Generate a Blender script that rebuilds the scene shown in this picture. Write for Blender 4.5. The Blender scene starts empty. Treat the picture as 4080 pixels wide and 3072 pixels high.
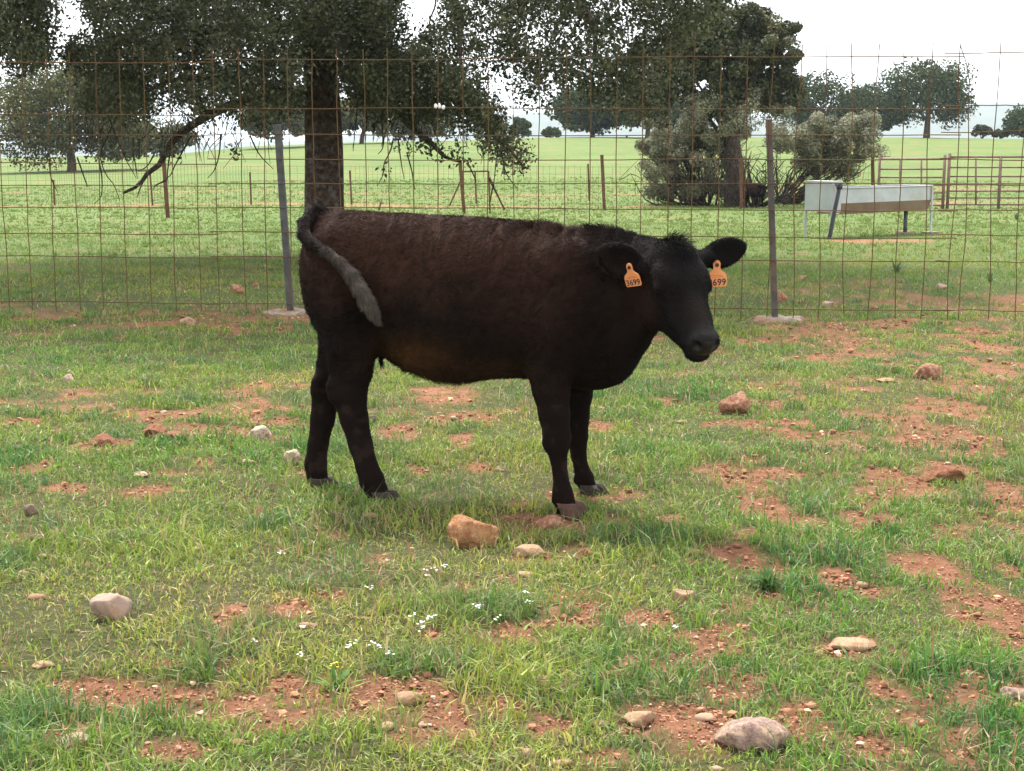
import bpy, math, random
import numpy as np
from mathutils import Vector

SC = bpy.context.scene
COL = SC.collection
PI = math.pi
# ------------------------------------------------------------------ camera, sky, sun, exposure
F, CX, CY, YH, CAMH = 6132.0, 2040.0, 1536.0, 560.0, 1.40      # focal length etc. in photo pixels
TH = math.atan((CY - YH) / F)
cam_d = bpy.data.cameras.new('camera')
cam_d.sensor_width = 36.0
cam_d.sensor_fit = 'HORIZONTAL'
cam_d.lens = 36.0 * F / 4080.0
cam_d.clip_start = 0.1
cam_d.clip_end = 12000.0
cam = bpy.data.objects.new('camera', cam_d)
COL.objects.link(cam)
cam.location = (0, 0, CAMH)
cam.rotation_euler = (PI / 2 - TH, 0, 0)
SC.camera = cam

SUN_EL, SUN_AZ = math.radians(58), math.radians(-14)            # azimuth from +Y towards +X
w = bpy.data.worlds.new('World')
SC.world = w
w.use_nodes = True
nt = w.node_tree
bg = nt.nodes['Background']
sky = nt.nodes.new('ShaderNodeTexSky')
sky.sky_type = 'NISHITA'
sky.sun_disc = False
sky.sun_elevation = SUN_EL
sky.sun_rotation = SUN_AZ
sky.air_density = 1.0
sky.dust_density = 4.0
sky.ozone_density = 1.0
hs = nt.nodes.new('ShaderNodeHueSaturation')                    # thin overcast: nearly colourless sky
hs.inputs['Saturation'].default_value = 0.16
nt.links.new(sky.outputs[0], hs.inputs['Color'])
mxs = nt.nodes.new('ShaderNodeMix'); mxs.data_type = 'RGBA'
mxs.inputs['Factor'].default_value = 0.7
mxs.inputs[7].default_value = (9.0, 9.2, 9.5, 1)
nt.links.new(hs.outputs[0], mxs.inputs[6])
nt.links.new(mxs.outputs[2], bg.inputs['Color'])
bg.inputs['Strength'].default_value = 0.05

sd = bpy.data.lights.new('sun', 'SUN')
sd.energy = 1.5
sd.angle = math.radians(10)
sd.color = (1.0, 0.96, 0.90)
sun = bpy.data.objects.new('sun', sd)
COL.objects.link(sun)
sdir = Vector((math.sin(SUN_AZ) * math.cos(SUN_EL), math.cos(SUN_AZ) * math.cos(SUN_EL), math.sin(SUN_EL)))
sun.rotation_euler = (-sdir).to_track_quat('-Z', 'Y').to_euler()
sun.location = (0, 20, 40)

vs = SC.view_settings
vs.view_transform = 'Standard'
vs.look = 'None'
vs.exposure = 2.48
HAZE = 0.00017
vs.gamma = 1.0
vs.use_curve_mapping = False
SC.render.engine = 'CYCLES'
cy_ = SC.cycles
cy_.use_denoising = True
cy_.max_bounces = 6
cy_.diffuse_bounces = 3
cy_.transparent_max_bounces = 6
cy_.volume_bounces = 1
cy_.sample_clamp_indirect = 6.0

# ------------------------------------------------------------------ helpers
RNG = np.random.default_rng(7)
S = 4080.0 / 2212.0
ST, CT = math.sin(TH), math.cos(TH)

def ray(px, py):
    dx, dy = (px - CX) / F, -(py - CY) / F
    return np.array([dx, CT + dy * ST, -ST + dy * CT])

def P(px, py, Y):                       # photo pixel at a known distance -> place in the field
    d = ray(px, py)
    return np.array([0, 0, CAMH]) + d * (Y / d[1])

def D(dx, dy, Y):
    return P(dx * S, dy * S, Y)

_tab = np.random.default_rng(3).random((256, 256))

def vnoise(x, y):
    x = np.asarray(x, float); y = np.asarray(y, float)
    xi = np.floor(x).astype(int); yi = np.floor(y).astype(int)
    fx = x - xi; fy = y - yi
    fx = fx * fx * (3 - 2 * fx); fy = fy * fy * (3 - 2 * fy)
    a = _tab[xi & 255, yi & 255]; b = _tab[(xi + 1) & 255, yi & 255]
    c = _tab[xi & 255, (yi + 1) & 255]; d = _tab[(xi + 1) & 255, (yi + 1) & 255]
    return (a * (1 - fx) + b * fx) * (1 - fy) + (c * (1 - fx) + d * fx) * fy

def fbm(x, y, o=4):
    s = 0; a = 0.5; t = 0
    for i in range(o):
        s = s + a * vnoise(x * 2 ** i + 17.3 * i, y * 2 ** i + 5.1 * i); t += a; a *= 0.5
    return s / t

def sstep(a, b, x):
    t = np.clip((x - a) / (b - a), 0, 1)
    return t * t * (3 - 2 * t)

_ca = (np.array([-1500, 0, 700, 1000, 1400, 1800, 2100, 2400, 4080, 5600]) - CX) / F
_cz = np.array([-1.2, -.46, .05, .8, 1.18, 1.4, 1.7, 1.76, 1.6, 1.2])

def gz(x, y):                           # height of the ground
    x = np.asarray(x, float); y = np.asarray(y, float)
    yy = np.maximum(y, 0.01)
    crest = np.interp(x / np.maximum(yy, 5), _ca, _cz)
    z = -0.6 * np.clip((yy - 12) / 36, 0, 1) ** 1.15
    up = sstep(44, 150, yy)
    z = z * (1 - up) + crest * up
    z = z - 13 * sstep(155, 420, yy) - 10 * sstep(400, 1500, yy)
    near = 1 - sstep(60, 130, yy)
    z = z + near * (0.05 * (fbm(x * .45 + 3, y * .45, 2) - .5) + 0.03 * (fbm(x * 2.1, y * 2.1 + 9, 3) - .5))
    z = z + sstep(60, 130, yy) * (1 - sstep(200, 400, yy)) * .25 * (fbm(x * .06, y * .06, 3) - .5)
    return z

def G(px, py):                          # photo pixel -> ground
    d = ray(px, py)
    t = 1.0; step = 0.05
    while t < 400:
        p = d * t
        if CAMH + p[2] < gz(p[0], p[1]):
            break
        t += step; step = 0.02 + t * .004
    lo, hi = t - step, t
    for _ in range(20):
        m = (lo + hi) / 2
        p = d * m
        if CAMH + p[2] < gz(p[0], p[1]): hi = m
        else: lo = m
    return np.array([0, 0, CAMH]) + d * hi

def GD(dx, dy):
    return G(dx * S, dy * S)

def mesh(name, V, F_, mat=None, col=None, smooth=False, parent=None, mats=None, midx=None, link=True):
    """F_: an (n,k) array or a list of such arrays."""
    V = np.asarray(V, np.float32)
    Fs = [np.asarray(f, np.int32) for f in (F_ if isinstance(F_, list) else [F_]) if len(f)]
    me = bpy.data.meshes.new(name)
    me.vertices.add(len(V)); me.vertices.foreach_set('co', V.ravel())
    loops = np.concatenate([f.ravel() for f in Fs])
    sizes = np.concatenate([np.full(len(f), f.shape[1], np.int32) for f in Fs])
    starts = np.concatenate([[0], np.cumsum(sizes)[:-1]]).astype(np.int32)
    me.loops.add(len(loops)); me.loops.foreach_set('vertex_index', loops)
    me.polygons.add(len(sizes)); me.polygons.foreach_set('loop_start', starts)
    me.polygons.foreach_set('use_smooth', np.full(len(sizes), bool(smooth)))
    if mats:
        for m in mats: me.materials.append(m)
        me.polygons.foreach_set('material_index', np.asarray(midx, np.int32))
    elif mat: me.materials.append(mat)
    if col is not None:
        a = me.color_attributes.new('col', 'FLOAT_COLOR', 'POINT')
        c = np.ones((len(V), 4), np.float32); c[:, :3] = col
        a.data.foreach_set('color', c.ravel())
    me.update(calc_edges=True)
    o = bpy.data.objects.new(name, me)
    if link: COL.objects.link(o)
    if parent: o.parent = parent
    return o

def empty(name, loc=(0, 0, 0)):
    o = bpy.data.objects.new(name, None)
    o.empty_display_size = .1
    COL.objects.link(o)
    o.location = loc
    return o

def tag(o, label=None, cat=None, group=None, kind=None):
    if label: o['label'] = label
    if cat: o['category'] = cat
    if group: o['group'] = group
    if kind: o['kind'] = kind
    return o

class MB:                               # collects arrays of one mesh
    def __init__(s): s.V = []; s.F = {}; s.C = []; s.n = 0
    def add(s, V, Fa, c=None):
        V = np.asarray(V, float)
        for f in (Fa if isinstance(Fa, list) else [Fa]):
            f = np.asarray(f, int)
            if len(f): s.F.setdefault(f.shape[1], []).append(f + s.n)
        s.V.append(V); s.n += len(V)
        if c is not None:
            c = np.asarray(c, float)
            s.C.append(np.tile(c, (len(V), 1)) if c.ndim == 1 else c)
    def box(s, lo, hi, c=None, R=None, o=None):
        lo = np.array(lo, float); hi = np.array(hi, float)
        V = np.array([[(lo, hi)[i][0], (lo, hi)[j][1], (lo, hi)[k][2]] for i in (0, 1) for j in (0, 1) for k in (0, 1)])
        if R is not None: V = V @ np.asarray(R).T
        if o is not None: V = V + o
        s.add(V, np.array([[0, 1, 3, 2], [4, 6, 7, 5], [0, 4, 5, 1], [2, 3, 7, 6], [0, 2, 6, 4], [1, 5, 7, 3]]), c)
    def tube(s, pts, rad, k=6, c=None, cap=True):
        pts = np.asarray(pts, float); n = len(pts)
        rad = np.broadcast_to(np.asarray(rad, float), (n,))
        T = np.gradient(pts, axis=0); T /= np.maximum(np.linalg.norm(T, axis=1, keepdims=True), 1e-9)
        up = np.array([0, 0, 1.0]) if abs(T[0][2]) < .9 else np.array([1.0, 0, 0])
        a = np.linspace(0, 2 * PI, k, endpoint=False)
        V = []
        for i in range(n):
            x = np.cross(up, T[i]); x /= max(np.linalg.norm(x), 1e-9)
            y = np.cross(T[i], x)
            up = y
            V.append(pts[i] + rad[i] * (np.cos(a)[:, None] * x + np.sin(a)[:, None] * y))
        V = np.concatenate(V)
        i = np.arange(n - 1)[:, None] * k; j = np.arange(k)[None]; j2 = (j + 1) % k
        Q = np.stack([i + j, i + j2, i + k + j2, i + k + j], -1).reshape(-1, 4)
        Fa = [Q]
        if cap:
            V = np.concatenate([V, pts[:1], pts[-1:]])
            b = (n - 1) * k; jj = np.arange(k)
            Fa.append(np.stack([np.full(k, n * k), (jj + 1) % k, jj], -1))
            Fa.append(np.stack([np.full(k, n * k + 1), b + jj, b + (jj + 1) % k], -1))
        s.add(V, Fa, c)
    def build(s, name, mat, parent=None, smooth=False, link=True):
        return mesh(name, np.concatenate(s.V), [np.concatenate(f) for f in s.F.values()], mat,
                    np.concatenate(s.C) if s.C else None, smooth, parent, link=link)

def local(o, root_loc):                 # geometry was written in world places; keep it there under its root
    o.location = -np.asarray(root_loc, float)
    return o

def curve_pts(pts, n=12):               # smooth polyline (Catmull-Rom)
    p = np.asarray(pts, float)
    if len(p) < 3: return np.linspace(p[0], p[-1], n)
    q = np.concatenate([[2 * p[0] - p[1]], p, [2 * p[-1] - p[-2]]])
    u = np.linspace(0, len(p) - 1, n); i = np.minimum(u.astype(int), len(p) - 2); t = (u - i)[:, None]
    a, b, c, d = q[i], q[i + 1], q[i + 2], q[i + 3]
    return .5 * (2 * b + (c - a) * t + (2 * a - 5 * b + 4 * c - d) * t ** 2 + (-a + 3 * b - 3 * c + d) * t ** 3)

# ------------------------------------------------------------------ materials
def nodes(name):
    m = bpy.data.materials.new(name); m.use_nodes = True
    n = m.node_tree; b = n.nodes['Principled BSDF']
    return m, n, b

def N(n, t, **kw):
    x = n.nodes.new(t)
    for k, v in kw.items():
        if k in x.inputs: x.inputs[k].default_value = v
        else: setattr(x, k, v)
    return x

def noise_mat(name, c1, c2, scale=20, rough=.85, detail=6, bump=.0, bscale=None, metal=0, spec=.3, lo=.35, hi=.65, c3=None, s3=4):
    m, n, b = nodes(name)
    tc = N(n, 'ShaderNodeTexCoord')
    nz = N(n, 'ShaderNodeTexNoise', Scale=scale, Detail=detail, Roughness=.65)
    n.links.new(tc.outputs['Object'], nz.inputs['Vector'])
    cr = N(n, 'ShaderNodeValToRGB')
    cr.color_ramp.elements[0].position = lo; cr.color_ramp.elements[1].position = hi
    cr.color_ramp.elements[0].color = (*c1, 1); cr.color_ramp.elements[1].color = (*c2, 1)
    n.links.new(nz.outputs[0], cr.inputs[0])
    out = cr.outputs[0]
    if c3 is not None:
        n3 = N(n, 'ShaderNodeTexNoise', Scale=s3, Detail=5, Roughness=.7)
        n.links.new(tc.outputs['Object'], n3.inputs['Vector'])
        r3 = N(n, 'ShaderNodeValToRGB'); r3.color_ramp.elements[0].position = .5; r3.color_ramp.elements[1].position = .62
        n.links.new(n3.outputs[0], r3.inputs[0])
        mx = N(n, 'ShaderNodeMix', data_type='RGBA')
        n.links.new(r3.outputs[0], mx.inputs['Factor']); n.links.new(out, mx.inputs[6]); mx.inputs[7].default_value = (*c3, 1)
        out = mx.outputs[2]
    n.links.new(out, b.inputs['Base Color'])
    b.inputs['Roughness'].default_value = rough
    b.inputs['Metallic'].default_value = metal
    b.inputs['Specular IOR Level'].default_value = spec
    if bump:
        n2 = N(n, 'ShaderNodeTexNoise', Scale=bscale or scale * 2, Detail=8, Roughness=.7)
        n.links.new(tc.outputs['Object'], n2.inputs['Vector'])
        bp = N(n, 'ShaderNodeBump', Strength=1.0, Distance=bump)
        n.links.new(n2.outputs[0], bp.inputs['Height']); n.links.new(bp.outputs[0], b.inputs['Normal'])
    return m

def leaf_mat(name, trans=.35, rough=.55, spec=.3):
    m, n, b = nodes(name)
    at = N(n, 'ShaderNodeAttribute', attribute_name='col')
    n.links.new(at.outputs['Color'], b.inputs['Base Color'])
    b.inputs['Roughness'].default_value = rough
    b.inputs['Specular IOR Level'].default_value = spec
    tr = N(n, 'ShaderNodeBsdfTranslucent')
    n.links.new(at.outputs['Color'], tr.inputs['Color'])
    mx = N(n, 'ShaderNodeMixShader'); mx.inputs[0].default_value = trans
    n.links.new(b.outputs[0], mx.inputs[1]); n.links.new(tr.outputs[0], mx.inputs[2])
    n.links.new(mx.outputs[0], n.nodes['Material Output'].inputs['Surface'])
    return m

M_grass = leaf_mat('grass_blades', .35)
M_leaf = leaf_mat('oak_leaves', .28, .55, .28)
M_farleaf = leaf_mat('distant_leaves', .15, .9, .03)
M_bark = noise_mat('bark', (.030, .018, .012), (.13, .082, .058), 18, .95, 9, .05, 18, c3=(.17, .15, .13), s3=11)
M_twig = noise_mat('twigs', (.022, .017, .013), (.06, .048, .037), 8, .95)
M_rust = noise_mat('rusty_wire', (.075, .043, .022), (.14, .080, .041), 9, .85, 6, 0, c3=(.13, .085, .035), s3=3, spec=.15)
M_galv = noise_mat('weathered_steel', (.050, .048, .047), (.10, .098, .096), 9, .65, 6, .0006, 60, metal=.2, spec=.4)
M_dark = noise_mat('dark_steel', (.055, .05, .05), (.11, .10, .095), 12, .6, 6, .0006, 60, metal=.2, c3=(.14, .09, .06), s3=5)
M_concrete = noise_mat('concrete', (.21, .155, .12), (.33, .27, .22), 14, .95, 8, .012, 30, c3=(.24, .12, .07), s3=5)
M_rustpost = noise_mat('rusty_post', (.07, .035, .022), (.16, .075, .045), 10, .85)
M_pipe = noise_mat('red_oxide_pipe', (.125, .070, .056), (.22, .13, .105), 8, .6)
M_white = noise_mat('white_sheet_metal', (.39, .415, .425), (.48, .505, .515), 3, .75, 4, 0, spec=.15, c3=(.40, .38, .34), s3=2)
M_steel = noise_mat('stainless_sheet', (.17, .105, .075), (.24, .16, .12), 2, .4, 4, 0, metal=.4, spec=.5)  # brown base colour paints in the reflection of the red earth below
M_pvc = noise_mat('black_pipe', (.03, .033, .04), (.06, .065, .075), 5, .5)
# ------------------------------------------------------------------ ground
PATCH = [(1575,1195,130,60),(1640,1215,90,40),(2010,1230,150,60),(2140,1320,160,110),(1870,1120,120,30),(2040,1020,110,36),
 (1810,1250,80,40),(1900,1280,90,30),(500,1330,90,60),(630,1310,90,40),(300,1500,420,80),(520,1530,250,60),(700,1510,180,70),
 (160,1480,200,36),(150,1590,120,60),(620,1480,80,40),(1130,1135,110,50),(1225,1130,110,44),(1170,1205,140,36),(860,935,100,46),(950,855,130,50),
 (900,1015,70,36),(290,895,100,22),(210,965,150,28),(370,940,100,26),(130,1055,140,18),(320,1060,110,36),(550,1100,80,26),
 (720,1160,60,36),(540,840,90,34),(1000,950,50,36),(1040,1010,60,26),(640,690,90,16),(540,692,160,14),(340,702,200,16),(80,688,120,12),
 (1650,690,60,14),(1780,705,90,22),(1890,700,120,14),(1830,740,80,24),(1780,775,90,26),(2100,715,80,26),(2130,750,60,26),
 (1610,740,40,16),(1850,1400,130,44),(1560,1480,150,70),(1740,1560,120,90),(1450,1560,250,70),(1500,1610,200,60),(1180,1560,160,56),
 (1900,1610,160,50),(2100,1500,100,36),(1960,890,100,26),(2090,890,120,26),(1990,950,120,36),(1840,960,60,26),(1430,865,80,18),
 (1850,521,130,9),(1960,521,110,7),(900,1590,120,50),(1000,1270,50,26),(1240,1190,60,30),(1350,1130,50,20),(1450,1125,60,24),
 (1600,1020,60,24),(1700,1020,60,16),(1320,1640,160,50),(820,1210,60,30),(440,1000,50,26),(640,1030,40,30),(60,1165,70,34),
 (1000,900,120,26),(1290,920,60,24),(1740,690,30,14),(1370,735,60,14),(2180,1230,60,30),(1400,1340,120,40),(70,1010,90,26)]
_pw = []
for cx_, cy_p, w_, h_ in PATCH:
    g = GD(cx_, cy_p); a = GD(cx_, cy_p - h_ / 2); b = GD(cx_, cy_p + h_ / 2)
    _pw.append((g[0], (a[1] + b[1]) / 2, w_ / 2 * S / F * g[1], max((a[1] - b[1]) / 2, .03)))
_pw = np.array(_pw)

def soil_mask(x, y):
    x = np.asarray(x, float); y = np.asarray(y, float)
    nz = fbm(x * 5, y * 5, 3); wob = (nz - .5) * 1.3
    fine = fbm(x * 17 + 4, y * 17, 2)
    m = np.zeros_like(x)
    for px, py, rx, ry in _pw:
        k = np.where((np.abs(x - px) < rx * 2) & (np.abs(y - py) < ry * 2))[0] if x.ndim == 1 else None
        if k is None or not len(k): continue
        d = np.sqrt(((x[k] - px) / rx) ** 2 + ((y[k] - py) / ry) ** 2) + wob[k]
        m[k] = np.maximum(m[k], sstep(1.4, .5, d))
    big = fbm(x * .5 + 40, y * .5 + 11, 3)
    right = sstep(-.05, .28, x / np.maximum(y, 1)) * .05 * (y < 14)
    bare = sstep(.588 - right, .655 - right, .55 * nz + .45 * big + .12 * (fine - .5)) * .85
    bare = bare * (1 - sstep(11, 24, y) * .75)
    m = np.maximum(m, bare)
    m = m * (1 - (y < 14) * .5 * sstep(.46, .35, fbm(x * 11 + 70, y * 9, 3)))
    # red tracks worn across the pasture behind
    t1 = 1 - np.abs(y - (48 + 2.5 * (vnoise(x * .12, y * 0) - .5) * 2)) / 1.6
    t2 = 1 - np.abs(y - (58 + 3.5 * (vnoise(x * .07 + 9, y * 0) - .5) * 2)) / 1.2
    m = np.maximum(m, .8 * sstep(.0, .8, t1) * sstep(.35, .6, fbm(x * .5, y * .8, 3)))
    m = np.maximum(m, .6 * sstep(.0, .8, t2) * sstep(.4, .6, fbm(x * .4 + 8, y * .8, 3)))
    return np.clip(m, 0, 1)

r = [0.3]
while r[-1] < 13: r.append(r[-1] * (1.008 if r[-1] > 2.6 else 1.15))
while r[-1] < 7000: r.append(r[-1] * 1.022)
r = np.array(r)
az = np.concatenate([np.linspace(-180, -30, 26)[:-1], np.linspace(-30, -24, 13)[:-1], np.linspace(-24, 24, 260)[:-1], np.linspace(24, 30, 13)[:-1], np.linspace(30, 180, 26)])
az = np.radians(az)
RR, AA = np.meshgrid(r, az, indexing='ij')
gx = (RR * np.sin(AA)).ravel(); gy = (RR * np.cos(AA)).ravel()
gzv = gz(gx, gy)
smk = soil_mask(gx, gy)
near = (gy > 0) & (gy < 14)
gzv = gzv + np.where(near, smk * (.034 * (fbm(gx * 13, gy * 13, 3) - .5) - .006), 0)
nr, na = RR.shape
i = np.arange(nr - 1)[:, None] * na; j = np.arange(na - 1)[None]
Q = np.stack([i + j, i + na + j, i + na + j + 1, i + j + 1], -1).reshape(-1, 4)
Q = Q[:, ::-1]

def ground_mat():
    m, n, b = nodes('soil_and_turf')
    at = N(n, 'ShaderNodeAttribute', attribute_name='col')
    sep = N(n, 'ShaderNodeSeparateColor'); n.links.new(at.outputs['Color'], sep.inputs[0])
    geo = N(n, 'ShaderNodeNewGeometry')
    def noise(s, d=8, rg=.65):
        x = N(n, 'ShaderNodeTexNoise', Scale=s, Detail=d, Roughness=rg); n.links.new(geo.outputs['Position'], x.inputs['Vector']); return x.outputs[0]
    def ramp(inp, *st):
        x = N(n, 'ShaderNodeValToRGB'); e = x.color_ramp.elements
        e[0].position, e[0].color = st[0][0], (*st[0][1], 1); e[1].position, e[1].color = st[-1][0], (*st[-1][1], 1)
        for p, c in st[1:-1]:
            q = e.new(p); q.color = (*c, 1)
        n.links.new(inp, x.inputs[0]); return x.outputs[0]
    def mix(f, a, b_):
        x = N(n, 'ShaderNodeMix', data_type='RGBA'); n.links.new(f, x.inputs['Factor']); n.links.new(a, x.inputs[6]); n.links.new(b_, x.inputs[7]); return x.outputs[2]
    soil = ramp(noise(14, 12, .8), (.30, (.12, .052, .028)), (.45, (.24, .104, .057)), (.6, (.335, .158, .092)), (.75, (.42, .245, .16)))
    thatch = ramp(noise(30, 8, .8), (.3, (.030, .034, .012)), (.5, (.075, .080, .028)), (.7, (.17, .14, .065)))
    fieldfine = ramp(noise(1.3, 12, .78), (.3, (.056, .092, .020)), (.5, (.102, .148, .038)), (.7, (.165, .195, .066)))
    patchy = ramp(noise(.09, 6, .6), (.4, (.074, .128, .030)), (.65, (.155, .180, .060)))
    fm = N(n, 'ShaderNodeMix', data_type='RGBA'); fm.inputs['Factor'].default_value = .45
    n.links.new(fieldfine, fm.inputs[6]); n.links.new(patchy, fm.inputs[7])
    base = mix(sep.outputs[1], thatch, fm.outputs[2])
    base = mix(sep.outputs[0], base, soil)
    n.links.new(base, b.inputs['Base Color'])
    b.inputs['Roughness'].default_value = .95
    b.inputs['Specular IOR Level'].default_value = .15
    bp = N(n, 'ShaderNodeBump', Strength=1.0, Distance=.02); n.links.new(noise(28, 12, .8), bp.inputs['Height'])
    bp2 = N(n, 'ShaderNodeBump', Strength=.6, Distance=.12); n.links.new(noise(2.2, 8, .7), bp2.inputs['Height'])
    n.links.new(bp2.outputs[0], bp.inputs['Normal'])
    n.links.new(bp.outputs[0], b.inputs['Normal'])
    return m
M_ground = ground_mat()
gcol = np.stack([smk, sstep(10, 26, gy), np.zeros_like(smk)], -1)
ground = mesh('ground', np.stack([gx, gy, gzv], -1), Q, M_ground, gcol, True)
tag(ground, 'red earth pasture floor rising to a low green crest', None, kind='structure')

# far hills
hx = np.linspace(-2600, 2600, 200); hyv = np.linspace(0, 1, 14)
tops = np.interp(hx / 2600 * F + CX, [-6000, 0, 1200, 1700, 2150, 2400, 3000, 3700, 3950, 4300, 8000], [590, 575, 566, 500, 452, 448, 470, 432, 412, 405, 470])
tz = CAMH + (YH - tops) / F * 2600 + 7 * (fbm(hx * .004, hx * 0 + 3, 4) - .5)
HV = []
for v in hyv:
    prof = math.sin(min(v, 1) * PI / 2)
    HV.append(np.stack([hx * (1 + .25 * (v - 1)), 2600 - 700 * (1 - v) + 0 * hx, -24 + (tz + 24) * prof + 12 * prof * (1 - prof) * (fbm(hx * .006, hx * 0 + v * 6, 4) - .5) * 4], -1))
HV.append(np.stack([hx * 1.1, 3100 + 0 * hx, 0 * hx - 24], -1))
HV = np.concatenate(HV); k = len(hx)
i = np.arange(len(hyv))[:, None] * k; j = np.arange(k - 1)[None]
HQ = np.stack([i + j, i + j + 1, i + k + j + 1, i + k + j], -1).reshape(-1, 4)
M_hill = noise_mat('hill_scrub', (.045, .055, .045), (.09, .10, .07), .012, .95, 8)
tag(mesh('hills', HV, HQ, M_hill, smooth=True), 'pale blue hills far beyond the pasture', None, kind='structure')
# ------------------------------------------------------------------ the calf (one continuous body, grown as a smooth volume)
A_ = np.array([.9496, -.3135, 0]); N_ = np.array([-.3135, -.9496, 0])       # forward, towards the near flank
_hc, _fc = np.array([-.617, 6.15, 0]), np.array([.231, 5.87, 0])
O_ = (_hc + _fc) / 2

def Qs(dx, dy, s):                       # photo pixel on the vertical plane s metres off the calf's middle -> (t, s, z)
    d = ray(dx * S, dy * S); o = np.array([0, 0, CAMH]) - O_ - N_ * s
    k = -np.dot(o, N_) / np.dot(d, N_)
    p = o + d * k
    return np.array([np.dot(p, A_), s, p[2]])

def w2l(p):
    q = np.asarray(p) - O_
    return np.array([np.dot(q, A_), np.dot(q, N_), q[2]])

def v2l(v):
    return np.array([np.dot(v, A_), np.dot(v, N_), v[2]])

class Field:
    def __init__(s, lo, hi, h):
        s.lo = np.array(lo); s.h = h
        s.n = np.ceil((np.array(hi) - s.lo) / h).astype(int)
        s.a = np.full(s.n, .5, np.float32)
        s.ax = [(s.lo[i] + h * np.arange(s.n[i])).astype(np.float32) for i in range(3)]
    def win(s, lo, hi):
        i0 = np.clip(np.floor((np.array(lo) - s.lo) / s.h).astype(int), 0, s.n)
        i1 = np.clip(np.ceil((np.array(hi) - s.lo) / s.h).astype(int) + 1, 0, s.n)
        sl = tuple(slice(a, b) for a, b in zip(i0, i1))
        return sl, s.ax[0][sl[0]][:, None, None], s.ax[1][sl[1]][None, :, None], s.ax[2][sl[2]][None, None, :]
    def blend(s, sl, d, k, sub=False):
        a = s.a[sl]
        if sub:
            h = np.clip(.5 - .5 * (a + d) / k, 0, 1); s.a[sl] = a * (1 - h) - d * h + k * h * (1 - h)
        else:
            h = np.clip(.5 + .5 * (a - d) / k, 0, 1); s.a[sl] = a * (1 - h) + d * h - k * h * (1 - h)
    def cone(s, p, q, r1, r2, k=.03, ss=1.0, sub=False):
        p = np.array(p, float); q = np.array(q, float); m = max(r1, r2) + k + .03
        sl, x, y, z = s.win(np.minimum(p, q) - m, np.maximum(p, q) + m)
        b = q - p; ym = None
        px, pz = x - p[0], z - p[2]; py = y - p[1]
        h = np.clip((px * b[0] + py * b[1] + pz * b[2]) / np.dot(b, b), 0, 1)
        d = np.sqrt((px - h * b[0]) ** 2 + ((py - h * b[1]) / ss) ** 2 + (pz - h * b[2]) ** 2) - (r1 + (r2 - r1) * h)
        s.blend(sl, d.astype(np.float32), k, sub)
    def chain(s, pts, k=.03, ss=1.0):
        for (p, r1), (q, r2) in zip(pts[:-1], pts[1:]): s.cone(p, q, r1, r2, min(k, max(.3 * min(r1, r2), .006) if min(r1, r2) < .08 else k), ss)
    def ell(s, c, R, rad, k=.03, sub=False):                # R rows: local axes in (t,s,z)
        c = np.array(c, float); R = np.array(R, float); rad = np.array(rad, float)
        m = np.sqrt(((R * rad[:, None]) ** 2).sum(0)) + k + .03
        sl, x, y, z = s.win(c - m, c + m)
        k0 = 0; k1 = 0
        for i_ in range(3):
            u = R[i_][0] * (x - c[0]) + R[i_][1] * (y - c[1]) + R[i_][2] * (z - c[2])
            k0 = k0 + (u / rad[i_]) ** 2; k1 = k1 + (u / rad[i_] ** 2) ** 2
        k0 = np.sqrt(k0); k1 = np.sqrt(k1) + 1e-6
        s.blend(sl, (k0 * (k0 - 1) / k1).astype(np.float32), k, sub)
    def surface(s):
        a = s.a; ins = a < 0
        c = np.zeros(np.array(a.shape) - 1, np.int8)
        for i_ in (0, 1):
            for j_ in (0, 1):
                for k_ in (0, 1): c += ins[i_:a.shape[0] - 1 + i_, j_:a.shape[1] - 1 + j_, k_:a.shape[2] - 1 + k_]
        cells = np.argwhere((c > 0) & (c < 8))
        idx = np.full(c.shape, -1, np.int32); idx[tuple(cells.T)] = np.arange(len(cells))
        corner = np.array([[i_, j_, k_] for i_ in (0, 1) for j_ in (0, 1) for k_ in (0, 1)])
        val = np.stack([a[tuple((cells + o).T)] for o in corner], -1)
        acc = np.zeros((len(cells), 3)); cnt = np.zeros(len(cells))
        for e0 in range(8):
            for e1 in range(e0 + 1, 8):
                if np.abs(corner[e0] - corner[e1]).sum() != 1: continue
                v0, v1 = val[:, e0], val[:, e1]; m = (v0 < 0) != (v1 < 0)
                t = np.where(m, v0 / np.where(m, v0 - v1, 1), 0)[:, None]
                acc += np.where(m[:, None], corner[e0] + t * (corner[e1] - corner[e0]), 0); cnt += m
        V = s.lo + s.h * (cells + acc / cnt[:, None])
        Fq = []
        for ax in range(3):
            u, v = (ax + 1) % 3, (ax + 2) % 3
            sl0 = [slice(None)] * 3; sl1 = [slice(None)] * 3
            sl0[ax] = slice(0, -1); sl1[ax] = slice(1, None)
            i0 = ins[tuple(sl0)]; i1 = ins[tuple(sl1)]
            for flip in (False, True):
                E = np.argwhere((i0 & ~i1) if not flip else (~i0 & i1))
                E = E[(E[:, u] > 0) & (E[:, v] > 0) & (E[:, u] < c.shape[u]) & (E[:, v] < c.shape[v])]
                du = np.zeros(3, int); du[u] = 1; dv = np.zeros(3, int); dv[v] = 1
                q = np.stack([idx[tuple((E - o).T)] for o in (du + dv, dv, 0 * du, du)], -1)
                Fq.append(q if not flip else q[:, ::-1])
        return V, np.concatenate(Fq)

fld = Field((-.88, -.42, -.02), (1.16, .64, 1.24), .0064)
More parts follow.
